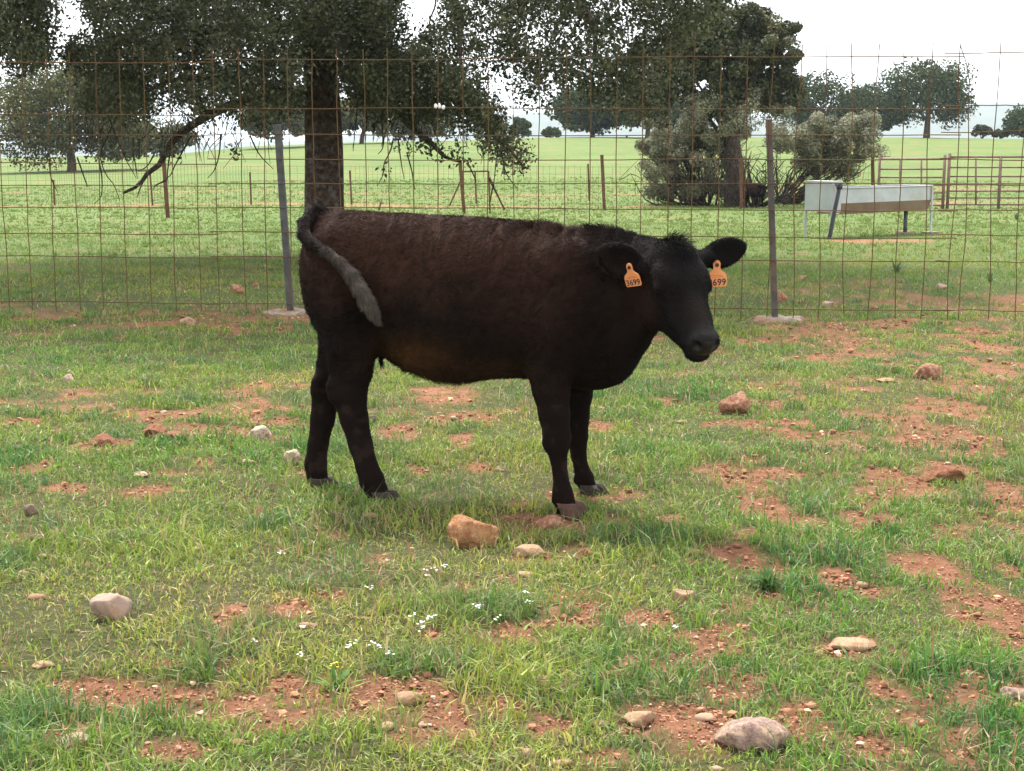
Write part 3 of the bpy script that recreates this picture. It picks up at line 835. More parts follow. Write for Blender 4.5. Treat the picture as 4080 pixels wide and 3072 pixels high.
for r0, r1, dens, Wm, Lm, tri3 in ((2.9, 4.6, 12000, .0040, .045, True), (4.6, 7.2, 8200, .0044, .043, True), (7.2, 9.8, 5000, .0054, .041, True), (9.8, 13.2, 2700, .0066, .040, True),
                                    (13.2, 20, 900, .0100, .050, False), (20, 33, 300, .018, .055, False), (33, 70, 52, .040, .07, False)):
    x, y = ring_pts(r0, r1, dens); n = len(x)
    nt_ = max(int(n / 26), 2); tx, ty = ring_pts(r0, r1, nt_ / ((r1 * r1 - r0 * r0) * HALF)); nt_ = len(tx)
    k = rg.integers(0, nt_, n); use = rg.random(n) < .58
    sp = .022 + .03 * rg.random(nt_)[k]; off = rg.normal(0, 1, (n, 2)) * sp[:, None]
    x = np.where(use, tx[k] + off[:, 0], x); y = np.where(use, ty[k] + off[:, 1], y)
    lean = np.where(use[:, None], off / .05, 0)
    patch = fbm(x * .9 + 7, y * .9, 3); patch2 = fbm(x * 2.7 + 31, y * 2.7 + 5, 3)
    sm = soil_mask(x, y)
    thin = np.clip((fbm(x * 1.6 + 60, y * 1.6, 3) - .50) * 3.2, 0, .62)
    keep = rg.random(n) > np.maximum(np.clip(sm * 1.12, 0, .965), thin * (y < 14))
    if len(HOOFXY): pass
    L = Lm * (.45 + .85 * rg.random(n)) * (.22 + 1.28 * np.clip(patch2, .1, .9)) * (1.25 - .5 * sm)
    tall = rg.random(n) < .04 * (y < 13); L = np.where(tall, L * 2.1, L)
    W = Wm * (.55 + .9 * rg.random(n)) * np.where(rg.random(n) < .05, 1.9, 1)
    tcol = rg.integers(0, 4, nt_)[k]; tcol = np.where(use, tcol, rg.integers(0, 5, n))
    tcol = np.where(rg.random(n) < .12, 5, tcol)
    col = GREENS[tcol] * (.75 + .5 * rg.random(n))[:, None]
    tint = np.clip((patch - .5) * 3.2, -1, 1)[:, None]
    col = col * (1 + tint * np.array([[.34, .07, .15]]))
    deep = sstep(.56, .72, fbm(x * 3.6 + 90, y * 3.6 + 33, 2))[:, None] * (y < 16)[:, None]
    pale = sstep(.58, .74, fbm(x * 2.2 + 11, y * 2.2 + 77, 2))[:, None] * (y < 16)[:, None]
    col = col * (1 - deep * np.array([[.42, .25, .10]])) * (1 + pale * np.array([[.32, .12, .25]]))
    L = L * (1 + .45 * deep[:, 0] - .35 * pale[:, 0])
    dry = rg.random(n) < (.08 + .18 * sm + .30 * thin + .06 * sstep(0, .25, x / y)) * np.where(y < 14, 1, .55)
    col = np.where(dry[:, None], STRAW[rg.integers(0, 3, n)] * (.7 + .5 * rg.random(n))[:, None], col)
    far = sstep(12, 30, y)[:, None]
    col = col * (1 - far) + far * (col * .18 + np.array([.128, .182, .045]) * .86)
    curl = rg.random(n) * .7
    blades(x[keep], y[keep], lean[keep], L[keep], W[keep], curl[keep], col[keep], tri3)
# grass standing up around the hooves
for hx_, hy_ in HOOFXY:
    n = 300; a = rg.random(n) * 2 * PI; rr = .035 + .10 * np.sqrt(rg.random(n))
    x = hx_ + rr * np.cos(a); y = hy_ + rr * np.sin(a)
    col = GREENS[rg.integers(0, 4, n)] * (.75 + .5 * rg.random(n))[:, None]
    kp = rg.random(n) > np.clip(soil_mask(x, y) * 1.3, 0, 1)
    blades(x[kp], y[kp], np.zeros((n, 2))[kp], (.025 + .035 * rg.random(n))[kp], (.0036 * (.6 + .8 * rg.random(n)))[kp], (rg.random(n) * .5)[kp], col[kp], True)
grass = mesh('grass', np.concatenate(gv), np.concatenate(gf), M_grass, np.concatenate(gc))
tag(grass, 'short patchy green pasture grass over red earth', 'grass', kind='stuff')
del gv, gf, gc

# crumbs of earth in the bare patches
import bmesh
def ico(sub):
    bm = bmesh.new(); bmesh.ops.create_icosphere(bm, subdivisions=sub, radius=1)
    V = np.array([v.co[:] for v in bm.verts]); Fc = np.array([[v.index for v in f.verts] for f in bm.faces]); bm.free(); return V, Fc
I1, I3_, I4 = ico(1), ico(3), ico(4)
cx_, cy2 = [], []
for r0, r1, dens in ((2.9, 5, 6500), (5, 8, 1800), (8, 13, 450)):
    x, y = ring_pts(r0, r1, dens); k = rg.random(len(x)) < sstep(.35, .9, soil_mask(x, y)); cx_.append(x[k]); cy2.append(y[k])
x, y = np.concatenate(cx_), np.concatenate(cy2); n = len(x)
sz = (.0014 + .0030 * rg.random(n) ** 3 + .008 * rg.random(n) ** 20) * (.6 + y / 8)
nv = len(I1[0])
V = I1[0][None] * (sz[:, None, None] * (.45 + .95 * rg.random((n, nv, 1)))) * np.array([1.2, 1.2, .75]) + np.stack([x, y, gz(x, y) + .3 * sz], -1)[:, None]
cc = np.array([.30, .145, .082]) * (.45 + .9 * rg.random(n))[:, None] + (rg.random(n) < .06)[:, None] * np.array([.22, .2, .15])
Fc = (I1[1][None] + np.arange(n)[:, None, None] * nv).reshape(-1, 3)
def attr_mat(name, rough=.95, bump=0, bs=60):
    m, nn, b = nodes(name); at = N(nn, 'ShaderNodeAttribute', attribute_name='col'); nn.links.new(at.outputs['Color'], b.inputs['Base Color'])
    b.inputs['Roughness'].default_value = rough; b.inputs['Specular IOR Level'].default_value = .15; return m
clods = mesh('soil_crumbs', V.reshape(-1, 3), Fc, attr_mat('earth_crumbs'), np.repeat(cc, nv, 0))
tag(clods, 'loose red earth crumbs in the bare patches', 'soil', kind='stuff')

# ------------------------------------------------------------------ stones, one by one
MS = dict(
 orange=noise_mat('orange_limestone', (.32, .135, .055), (.52, .260, .120), 40, .9, 10, .03, 35, c3=(.50, .29, .155), s3=60),
 tan=noise_mat('tan_stone', (.27, .17, .095), (.40, .28, .17), 38, .9, 8, .008, 60, c3=(.24, .12, .068), s3=22),
 grey=noise_mat('grey_pink_stone', (.25, .165, .120), (.36, .265, .21), 25, .8, 8, .004, 60, c3=(.29, .165, .10), s3=14),
 white=noise_mat('pale_quartz', (.36, .245, .165), (.54, .45, .36), 40, .8, 8, .012, 60, c3=(.28, .14, .08), s3=35),
 mott=noise_mat('mottled_stone', (.19, .105, .090), (.38, .27, .21), 75, .85, 9, .010, 80, c3=(.46, .32, .20), s3=30),
 red=noise_mat('red_stone', (.21, .085, .046), (.36, .17, .10), 45, .92, 9, .014, 60, c3=(.40, .25, .17), s3=40),
 clod=noise_mat('red_clod', (.17, .066, .036), (.33, .145, .078), 50, .96, 10, .02, 60),
 brown=noise_mat('brown_stone', (.10, .065, .045), (.19, .13, .09), 40, .8, 8, .005, 60))
STONES = [ # centre x, y, width, height (photo, 2212 wide), material, sharpness, label
 (1019,1148,117,78,'orange',.85,'big rough orange limestone rock in front of the calf'),
 (1143,1192,72,27,'tan',.4,'flat tan stone beside the big orange rock'),
 (1131,1241,40,15,'tan',.4,'small tan stone in grass below the flat tan stone'),
 (1186,1129,58,34,'red',.5,'dusty pink brown stone touching the muddy front hoof'),
 (238,1313,104,66,'grey',.5,'smooth tilted grey pink boulder in grass at left'),
 (162,1602,76,38,'white',.8,'pale cream stone in red earth at bottom left'),
 (1632,1588,172,78,'mott',.7,'large mottled purple grey stone at bottom right'),
 (2196,1500,70,34,'mott',.7,'grey and orange stone cut by the right edge'),
 (1840,1394,110,26,'tan',.4,'flat half buried tan slab right of centre foreground'),
 (1591,874,72,48,'red',.9,'knobbly red and white rock below the calf muzzle'),
 (2008,802,64,36,'red',.5,'rounded reddish boulder in the grass at right'),
 (2166,821,40,21,'tan',.7,'square cut tan stone near the right edge'),
 (330,931,54,31,'clod',.7,'angular orange brown stone left of the calf'),
 (377,941,72,22,'clod',.6,'low crumbly brown clod touching the angular stone'),
 (219,951,60,28,'clod',.6,'reddish rounded clod, leftmost of three in a row'),
 (556,938,62,36,'white',.8,'pale pitted stone between clods and hind legs'),
 (632,990,40,32,'white',.8,'pale pink pointed stone behind the rear hoof'),
 (146,820,28,20,'white',.6,'small pale stone in bright grass at far left'),
 (64,1102,36,25,'brown',.3,'round dark brown cobble near the left edge'),
 (514,625,36,25,'red',.6,'red stone behind the mesh left of the post'),
 (552,613,16,12,'red',.6,'pebble behind the mesh beside the red stone'),
 (405,693,36,18,'tan',.7,'orange tan stone at the foot of the mesh'),
 (1690,641,25,22,'red',.6,'pinkish stone just behind the right fence post'),
 (1737,600,20,10,'tan',.6,'small stone behind the mesh, below the water trough'),
 (1790,656,24,11,'white',.7,'flat whitish stone behind the mesh right of the post'),
 (1888,663,20,10,'red',.7,'small reddish stone low behind the right mesh'),
 (2036,620,26,14,'grey',.5,'grey stone behind the mesh at far right'),
 (1476,1290,58,40,'tan',.5,'half buried tan stone with grass before it'),
 (886,1508,62,34,'tan',.5,'tan stone sunk in grass at bottom centre'),
 (90,1437,52,17,'tan',.4,'low tan stone in grass at lower left edge'),
 (301,1026,40,13,'white',.6,'flat pale sliver of stone at left'),
 (535,997,34,14,'tan',.6,'small buried stone below the pitted pale stone'),
 (1168,1470,28,22,'grey',.5,'small rounded pink pebble in lower centre grass'),
 (800,1113,40,11,'tan',.4,'thin flat stone below the near hind hoof'),
 (1414,1476,26,16,'grey',.5,'small pale stone left of the mottled stone'),
 (1904,1131,40,32,'clod',.9,'crumbly red earth clod at right'),
 (2040,1024,104,40,'clod',.9,'wide mound of dug red earth at right'),
 (1263,1200,52,30,'clod',.9,'red brown clod right of the flat tan stone'),
 (72,1163,34,22,'brown',.6,'dull brown stone in grass by the left edge'),
 (455,944,32,10,'white',.6,'pale flat chip left of the pitted stone'),
 (1385,1552,80,34,'tan',.5,'rounded tan stone in earth at bottom centre'),
 (805,903,22,18,'brown',.6,'dark lump of dung behind the near hind leg'),
 (1915,822,44,10,'tan',.5,'thin pale slab left of the reddish boulder')]
def rock(V, seed, sharp):
    r_ = np.random.default_rng(seed); V = V.copy()
    for _ in range(int(9 + 8 * sharp)):
        nrm = r_.normal(size=3); nrm /= np.linalg.norm(nrm); off = .55 + .35 * r_.random()
        dd = V @ nrm - off; V -= np.maximum(dd, 0)[:, None] * nrm * (.6 + .4 * sharp)
    o1 = r_.random(3) * 40
    nn = (fbm(V[:, 0] * 2.3 + o1[0] + V[:, 2], V[:, 1] * 2.3 + o1[1] - V[:, 2], 4) - .5)
    n2 = fbm(V[:, 0] * 7 + V[:, 2] * 5 + o1[2], V[:, 1] * 7 - V[:, 2] * 4, 3) - .5
    return V * (1 + .35 * nn * (.4 + sharp) + .26 * sharp * n2)[:, None]
for si, (a, b, w_, h_, mt, sh, lab) in enumerate(STONES):
    g = GD(a, b + h_ * .46); sc = S / F * g[1]
    Vb, Fb = (I4 if w_ > 30 else I3_)
    V = rock(Vb, (50 if si else 204) + si, sh)
    ext = V.max(0) - V.min(0); V = V / ext
    el = math.atan2(CAMH, g[1])
    wx = w_ * sc; dp = wx * (.75 if w_ < 100 else .62); hz_ = max((h_ * sc - dp * math.sin(el) * .45) / math.cos(el), .3 * h_ * sc) * 1.42
    V = V * np.array([wx, dp, hz_])
    if a == 238:
        ca, sa = math.cos(.45), math.sin(.45); V = V @ np.array([[ca, 0, sa], [0, 1, 0], [-sa, 0, ca]]).T * np.array([.95, 1, .95])
    base_z = gz(g[0], g[1] + dp * .4)
    o = mesh('earth_clod' if mt == 'clod' else ('dung_lump' if 'dung' in lab else 'stone'), V, Fb, MS[mt], smooth=True)
    o.location = (g[0], g[1] + dp * .40, base_z + hz_ * .5 - hz_ * .29)
    tag(o, lab, 'clod' if mt == 'clod' else ('dung' if 'dung' in lab else 'stone'), 'stones and clods lying in the pasture')

# loose pebbles
mb = MB(); Ip = ico(2)
for k in range(110):
    r0 = 3.1 + 8 * rg.random() ** 1.4; a = rg.uniform(-1, 1) * .36; x, y = r0 * math.sin(a), r0 * math.cos(a); s_ = .006 + .016 * rg.random() ** 2
    V = rock(Ip[0], 900 + k, .5) * s_ * np.array([1.2 + .5 * rg.random(), 1, .6]); tn = rg.random()
    mb.add(V + np.array([x, y, float(gz(x, y)) + s_ * .2]), Ip[1], np.array([.27, .175, .11]) * (.6 + .6 * tn) * (1, .9 + .15 * tn, .8 + .3 * tn))
tag(mb.build('pebbles', attr_mat('pebble_stone', .85), smooth=True), 'small loose pebbles scattered through the grass', 'pebbles', kind='stuff')

# ------------------------------------------------------------------ near fence: welded rebar mesh on two posts
FA, FB = P(0, 1240, 12.8)[:2], P(4080, 1240, 11.9)[:2]
fdir = (FB - FA) / np.linalg.norm(FB - FA); fnr = np.array([fdir[1], -fdir[0]])          # fnr points at the viewer
def fence_xy(px):
    d = ray(px, 1200); t = np.linalg.solve(np.array([[d[0], -fdir[0]], [d[1], -fdir[1]]]), FA)
    return FA + fdir * t[1]
_f0 = fence_xy(1400)
ROWZ = [P(1400, yy, _f0[1])[2] for yy in (232, 435, 535, 636, 735, 831, 926, 1026, 1215)]
rw = np.random.default_rng(5)
def panel(xs, x0, x1, dz, label, off, bent=()):
    pa, pb = fence_xy(x0), fence_xy(x1); mid = (pa + pb) / 2; z0 = float(gz(mid[0], mid[1]))
    root = empty('mesh_panel', (mid[0], mid[1], z0)); rl = np.array([mid[0], mid[1], z0])
    tag(root, label, 'fence panel', 'rusty welded mesh panels of the near fence')
    o3 = np.array([fnr[0], fnr[1], 0]) * off
    for rz in ROWZ:
        n_ = 26; pts = np.linspace(np.append(pa, rz + dz), np.append(pb, rz + dz), n_)
        pts[:, 2] += np.cumsum(rw.normal(0, .0022, n_)); pts += o3
        mb = MB(); mb.tube(pts, .0040, 5); local(mb.build('horizontal_wire', M_rust, root), rl)
    for px in xs:
        q = fence_xy(px); zt_, zb_ = ROWZ[0] + dz + .085 + rw.normal(0, .006), ROWZ[-1] + dz - .07 + rw.normal(0, .015)
        n_ = 16; zz = np.linspace(zb_, zt_, n_); lat = np.cumsum(rw.normal(0, .0030, n_)); lat -= lat.mean()
        lat += (.012 * np.sin(zz * 3.4 + rw.random() * 6) if px > 3000 else 0)
        pts = np.stack([q[0] + fdir[0] * lat, q[1] + fdir[1] * lat, zz], -1) + o3 + np.array([fnr[0], fnr[1], 0]) * -.0080
        if px in bent: pts[-2:, 0] -= [.03, .075]; pts[-1, 2] -= .02
        mb = MB(); mb.tube(pts, .0040, 5); local(mb.build('vertical_wire', M_rust, root), rl)
    return root
panel([-660, -562, -464, -366, -268, -170, -70, 34, 130, 226, 320, 416, 510, 606, 704, 800], -720, 880, -.018, 'rusty wire mesh panel left of the grey steel post', .010)
panel([873, 976, 1067, 1163, 1262, 1360, 1463, 1554, 1651, 1749, 1847, 1945, 2045, 2145, 2248, 2346, 2451, 2548, 2654, 2749, 2853, 2956, 3055, 3158, 3260, 3362, 3465, 3569, 3674, 3784],
      845, 3800, 0, 'long rusty wire mesh panel behind the calf, between both posts', -.004)
panel([3828, 3933, 4043, 4148, 4250, 4352, 4454, 4556], 3720, 4620, .012, 'rusty wire mesh panel with a bent wire at the right edge', .010, bent=(3828,))

def fence_post(top, bot, mat, wdt, label, foot_w):
    q = fence_xy(bot[0] * S); Y = q[1] + .045
    b = D(bot[0], bot[1], Y); t_ = D(top[0], top[1], Y)
    gzb = float(gz(b[0], b[1])); root = empty('fence_post', (b[0], b[1], gzb)); rl = np.array([b[0], b[1], gzb])
    tag(root, label, 'fence post', 'steel posts of the near fence')
    ax = (t_ - b); Lp = np.linalg.norm(ax); ax /= Lp
    xr = np.array([fdir[0], fdir[1], 0]); xr -= ax * (xr @ ax); xr /= np.linalg.norm(xr); yr = np.cross(ax, xr)
    R = np.stack([xr, yr, ax], 1)
    mb = MB()
    mb.box((-wdt / 2, -.004, -.25), (wdt / 2, .004, Lp), R=R, o=b)
    mb.box((-wdt / 2 - .0, .0045, -.25), (-wdt / 2 + .007, wdt * .85, Lp), R=R, o=b)
    mb.box((wdt / 2 - .007, .0045, -.25), (wdt / 2, wdt * .85, Lp), R=R, o=b)
    po = local(mb.build('steel_channel', mat, root), rl)
    for rz in ROWZ[2:]:
        k_ = (rz - b[2]) / ax[2]
        if k_ < .05 or k_ > Lp - .02: continue
        c = b + ax * k_; a = np.linspace(0, 2 * PI, 13)
        pts = c + np.outer(np.cos(a) * (wdt / 2 + .006), xr) + np.outer(np.sin(a) * (wdt * .45 + .006) + wdt * .38, yr) + np.outer(np.sin(a * 2) * .004, ax)
        m2 = MB(); m2.tube(pts, .0022, 5); local(m2.build('wire_tie', M_galv, root), rl)
    m3 = MB(); a = np.linspace(0, 2 * PI, 18, endpoint=False); rr = foot_w / 2 * (.85 + .3 * rw.random(18))
    ringz = [(-.10, 1.02), (.010, 1.0), (.022, .88)]
    V = np.concatenate([np.stack([b[0] + .02 + np.cos(a) * rr * s_, b[1] + np.sin(a) * rr * s_ * .75, np.full(18, gzb + z_) + .008 * rw.normal(size=18)], -1) for z_, s_ in ringz] + [[[b[0], b[1], gzb + .026]]])
    i_ = np.arange(2)[:, None] * 18; j_ = np.arange(18)[None]; j2 = (j_ + 1) % 18; jj = np.arange(18)
    m3.add(V, [np.stack([i_ + j_, i_ + j2, i_ + 18 + j2, i_ + 18 + j_], -1).reshape(-1, 4), np.stack([36 + jj, 36 + (jj + 1) % 18, np.full(18, 54)], -1)])
    local(m3.build('concrete_footing', M_concrete, root), rl)
fence_post((598, 268), (627, 680), M_galv, .050, 'grey steel fence post left of the calf, leaning slightly', .44)
fence_post((1661, 258), (1674, 688), M_dark, .048, 'dark steel fence post right of the calf head', .40)
# white tuft snagged on the wire
q = fence_xy(1757); tz_ = P(1757, 424, q[1])[2]
mb = MB()
for k in range(3):
    Vb = rock(ico(2)[0], 300 + k, .6) * np.array([.017, .014, .024]); mb.add(Vb + np.array([q[0] - .028 + .028 * k, q[1] - .012, tz_ + .008 * (k % 2) - .004 * k]), ico(2)[1])
tag(mb.build('wool_tuft', noise_mat('white_wool', (.7, .68, .64), (.85, .83, .8), 80, .95, 4, .004, 120), smooth=True), 'small white tuft snagged on the mesh wire above the calf back', 'tuft')
# ------------------------------------------------------------------ leaves, trees and scrub
def leaves(C, rad, cnt, size, pal, rng, shell=.0, squash=1.0, aspect=.5, tintvar=.35, up=.25):
    """C (b,3) clump centres, rad (b,) or (b,3); returns V, quads, colours."""
    C = np.asarray(C, float); b = len(C); rad = np.asarray(rad, float)
    if rad.ndim == 1: rad = np.stack([rad, rad, rad * squash], -1)
    cnt = np.broadcast_to(np.asarray(cnt, int), (b,)); k = np.repeat(np.arange(b), cnt); n = len(k)
    u = rng.normal(size=(n, 3)); u /= np.linalg.norm(u, axis=1, keepdims=True)
    rr = (shell + (1 - shell) * rng.random(n) ** (1 / 2.2)) * (.92 + .22 * rng.random(n))
    p = C[k] + u * rr[:, None] * rad[k]
    nr = u + .8 * rng.normal(size=(n, 3)) + np.array([0, 0, up]); nr /= np.linalg.norm(nr, axis=1, keepdims=True)
    t = np.cross(nr, rng.normal(size=(n, 3))); t /= np.linalg.norm(t, axis=1, keepdims=True); s = np.cross(nr, t)
    L = size * (.6 + .8 * rng.random(n))[:, None]; W = L * aspect
    V = np.stack([p - t * L / 2, p + s * W / 2 + nr * L * .06, p + t * L / 2, p - s * W / 2 + nr * L * .06], 1).reshape(-1, 3)
    pal = np.asarray(pal); ct = rng.integers(0, len(pal), b)[k]; own = rng.integers(0, len(pal), n)
    ct = np.where(rng.random(n) < .35, own, ct)
    c = pal[ct] * (1 - tintvar / 2 + tintvar * rng.random(b))[k][:, None] * (.75 + .5 * rng.random(n))[:, None]
    return V, np.arange(n * 4).reshape(-1, 4), np.repeat(c, 4, 0)
OAK = [(.050, .062, .028), (.068, .080, .036), (.092, .102, .050), (.125, .122, .066), (.040, .050, .026)]
OAKL = [(.088, .094, .036), (.115, .112, .046), (.145, .130, .058), (.062, .070, .028)]
SCRUB = [(.185, .19, .115), (.235, .23, .145), (.14, .15, .085), (.29, .27, .18)]
FAROAK = [(.042, .058, .024), (.058, .074, .030), (.076, .090, .042)]
def dome(w_, h_, nb, rng, low=-.8):
    pts = []
    while len(pts) < nb:
        u = rng.normal(size=3); u /= np.linalg.norm(u)
        if u[2] < low: continue
        f_ = .45 + .5 * rng.random() ** .6
        pts.append([u[0] * w_ / 2 * f_, u[1] * w_ / 2 * f_, h_ * (.46 + .46 * u[2] * f_)])
    return np.array(pts)
def oak_tree(name, label, px, base_py, top_py, wpx, seed, Y=None, pal=FAROAK, nb=46, per=150, leaf=.30, group='holm oaks along the far crest', zoff=0, trunk=.26, crown_low=.09, mat=None):
    rng = np.random.default_rng(seed)
    g = G(px, base_py) if Y is None else P(px, base_py, Y)
    if Y is not None: g[2] = gz(g[0], g[1])
    Yd = g[1]; H = (P(px, top_py, Yd)[2] - g[2]); Wd = wpx / F * Yd
    root = empty(name, tuple(g)); tag(root, label, 'tree', group)
    B = dome(Wd * .96, H * (1 - crown_low), nb, rng); B[:, 2] += H * crown_low
    rad = Wd * (.10 + .08 * rng.random(nb))
    V, Fq, C = leaves(B, rad, per, leaf, pal, rng, .55, .85, .75, .5, .5)
    mesh('crown', V, Fq, mat or M_farleaf, C, parent=root)
    mb = MB(); th_ = H * .035 * trunk / .26
    tr = curve_pts([(0, 0, -.3), (.1 * rng.normal(), .1, H * .15), (.25 * rng.normal(), 0, H * .36)], 7)
    mb.tube(tr, np.linspace(th_ * 1.35, th_ * .8, 7), 8)
    for k in range(6):
        e = B[rng.integers(0, nb)]; m_ = (tr[-1] + e) / 2 + np.array([0, 0, -.04 * H])
        mb.tube(curve_pts([tr[4 + k % 3], m_, e], 6), np.linspace(th_ * .55, th_ * .12, 6), 5)
    mb.build('trunk', M_bark, root, True)
    return root
oak_tree('holm_oak', 'biggest round oak on the crest at far right', 3691, 549, 222, 400, 1, 150, nb=70, per=190, leaf=.26)
oak_tree('holm_oak', 'broad oak left of the biggest crest oak', 3290, 549, 285, 340, 2, 152, nb=60, per=180, leaf=.26)
oak_tree('holm_oak', 'low oak in the gap between the two right crest oaks', 3470, 549, 312, 220, 3, 165, nb=40, leaf=.28)
oak_tree('holm_oak', 'oak cut off by the right edge on the crest', 4110, 552, 428, 240, 4, 150, nb=40, leaf=.26)
oak_tree('holm_oak', 'small round oak on the crest right of the hanging branches', 2075, 549, 464, 90, 5, 158, nb=26, per=110)
oak_tree('holm_oak', 'tiny oak touching the small round crest oak', 1985, 549, 478, 70, 6, 160, nb=22, per=90)
oak_tree('holm_oak', 'dark wide oak behind the hanging branches at centre right', 2360, 549, 330, 330, 7, 140, nb=60, per=180)
oak_tree('holm_oak', 'dark oak just left of the scrub covered tree', 2580, 549, 300, 300, 8, 135, nb=60, per=180)
oak_tree('holm_oak', 'olive oak standing alone at far left on the slope', 285, 672, 238, 620, 9, 95, pal=OAKL, nb=130, per=280, leaf=.17, crown_low=.04)
oak_tree('holm_oak', 'low oak on the slope right of the lone olive oak', 640, 618, 485, 300, 10, 140, pal=OAKL, nb=44, per=150)
oak_tree('holm_oak', 'oak on the crest seen just left of the big trunk', 1120, 585, 330, 310, 11, 130, pal=OAKL, nb=60, per=170)
oak_tree('holm_oak', 'oak on the crest seen just right of the big trunk', 1440, 572, 355, 230, 12, 135, pal=OAKL, nb=50, per=160)
oak_tree('holm_oak', 'oak on the crest behind the drooping right limb', 1680, 564, 400, 270, 13, 140, pal=OAKL, nb=50, per=160)
for k, (px, py, w_, h_, lab) in enumerate(((3912, 549, 84, 52, 'low round bush on the crest near the right edge'), (3985, 550, 70, 34, 'lower bush touching the round crest bush'), (2200, 549, 90, 34, 'low bush on the crest left of the dark oaks'))):
    rng = np.random.default_rng(70 + k); g = P(px, py, 150); g[2] = gz(g[0], g[1]); Wd = w_ / F * 150; H = h_ / F * 150
    root = empty('bush', tuple(g)); tag(root, lab, 'bush', 'bushes along the far crest')
    B = dome(Wd * .8, H, 24, rng, -.1); V, Fq, C = leaves(B, Wd * (.12 + .08 * rng.random(24)), 90, .22, FAROAK, rng, .5, .9, .75, .4, .4)
    mesh('foliage', V, Fq, M_farleaf, C, parent=root)
    mb = MB()
    for j_ in range(5): mb.tube([(0, 0, -.1), tuple(B[j_] * .9)], [.06, .02], 5)
    mb.build('stems', M_bark, root)

# the scrub-grown oak in the middle distance
rng = np.random.default_rng(91)
g = G(2924, 822); YT = g[1]
root = empty('holm_oak', tuple(g)); tag(root, 'bushy oak with dark crown behind the right fence post', 'tree')
H = P(2924, 60, YT)[2] - g[2]; sc = YT / F
B, R_, pl = [], [], []
def cl(px, py, wpx, hpx, n_):
    for _ in range(n_):
        B.append(P(px + (rng.random() - .5) * wpx, py + (rng.random() - .5) * hpx, YT + rng.normal() * wpx * sc * .22)); R_.append((.30 + .35 * rng.random()) * 55 * sc * 1.4)
cl(3060, 250, 250, 330, 60); cl(2900, 150, 330, 200, 50); cl(2780, 240, 220, 260, 40); cl(2960, 90, 200, 120, 18); cl(3120, 380, 160, 140, 22); cl(2680, 350, 160, 240, 24); cl(2560, 330, 160, 320, 26); cl(2940, 400, 300, 110, 34); cl(2990, 200, 330, 260, 60); cl(2800, 120, 260, 160, 30); cl(2787, 245, 110, 110, 16); cl(2820, 380, 160, 120, 14)
B = np.array(B); R_ = np.array(R_)
V, Fq, C = leaves(B, R_ * .85, 230, .105, OAK + OAKL, rng, .35, .9, .6, .5, .4)
local(mesh('crown', V, Fq, M_leaf, C, parent=root), g)
mb = MB(); tr = curve_pts([g - [0, 0, .3], P(2930, 700, YT), P(2915, 560, YT), P(2930, 420, YT)], 10); mb.tube(tr, np.linspace(.36, .2, 10), 10)
for e in B[rng.choice(len(B), 14, False)]: mb.tube(curve_pts([tr[rng.integers(5, 10)], (tr[8] + e) / 2 + [0, 0, -.2], e], 7), np.linspace(.09, .015, 7), 5)
local(mb.build('trunk', M_bark, root, True), g)
def scrub(base_px, base_py, clumps, stems, label, seed, per=330, leaf=.080):
    rng = np.random.default_rng(seed); g = G(base_px, base_py); Yb = g[1]; sc = Yb / F
    root = empty('scrub_bush', tuple(g)); tag(root, label, 'bush', 'scrub growing round the bushy oak')
    B, R_ = [], []
    for px, py, wpx, hpx, n_ in clumps:
        for _ in range(n_):
            B.append(P(px + (rng.random() - .5) * wpx, py + (rng.random() - .5) * hpx, Yb + rng.normal() * .7)); R_.append((.34 + .30 * rng.random()) * 70 * sc)
    B = np.array(B); V, Fq, C = leaves(B, np.array(R_), per, leaf, SCRUB, rng, .05, .85, .55, .5, .5)
    local(mesh('foliage', V, Fq, M_leaf, C, parent=root), g)
    mb = MB()
    for x0, x1, y1, n_ in stems:
        for _ in range(n_):
            s0 = P(base_px + x0 + rng.normal() * 18, base_py, Yb + rng.normal() * .25); s0[2] = gz(s0[0], s0[1]) - .05
            e = P(x1 + rng.normal() * 60, y1 + rng.normal() * 40, Yb + rng.normal() * .7)
            m_ = (s0 + e) / 2 + np.array([rng.normal() * .25, rng.normal() * .2, rng.normal() * .2])
            pts = curve_pts([s0, m_, e], 8); mb.tube(pts, np.linspace(.035, .008, 8), 5)
            for _k in range(4):
                q0 = pts[rng.integers(3, 8)]; mb.tube(curve_pts([q0, q0 + rng.normal(size=3) * .22, q0 + rng.normal(size=3) * .45 + [0, 0, .1]], 5), np.linspace(.013, .004, 5), 4)
    local(mb.build('branches', M_twig, root, True), g)
scrub(2800, 818, [(2680, 545, 230, 110, 30), (2780, 590, 300, 140, 40), (2640, 640, 180, 130, 22), (2850, 480, 240, 120, 20), (2800, 690, 320, 120, 18), (2690, 740, 200, 80, 16), (2820, 760, 200, 70, 12)],
      [(-40, 2640, 600, 10), (0, 2760, 560, 10), (20, 2860, 560, 8), (-60, 2600, 720, 8), (10, 2720, 760, 8)], 'grey green scrub bush left of the bushy oak trunk', 31)
scrub(3120, 812, [(3330, 520, 200, 110, 30), (3400, 590, 200, 120, 26), (3270, 580, 200, 130, 24), (3160, 560, 180, 100, 14), (3430, 500, 120, 70, 10), (3300, 660, 200, 60, 12)],
      [(0, 3330, 600, 10), (10, 3400, 640, 9), (-20, 3250, 600, 8), (20, 3330, 690, 6), (-30, 3120, 640, 5)], 'leaning scrub bush between bushy oak and pipe panels', 32)
scrub(2990, 826, [(2880, 450, 300, 130, 22), (3060, 460, 200, 120, 14)], [(0, 2960, 600, 10), (20, 3080, 740, 10), (-30, 2870, 700, 12)], 'tangle of dead twigs around the bushy oak trunk', 33, 120)

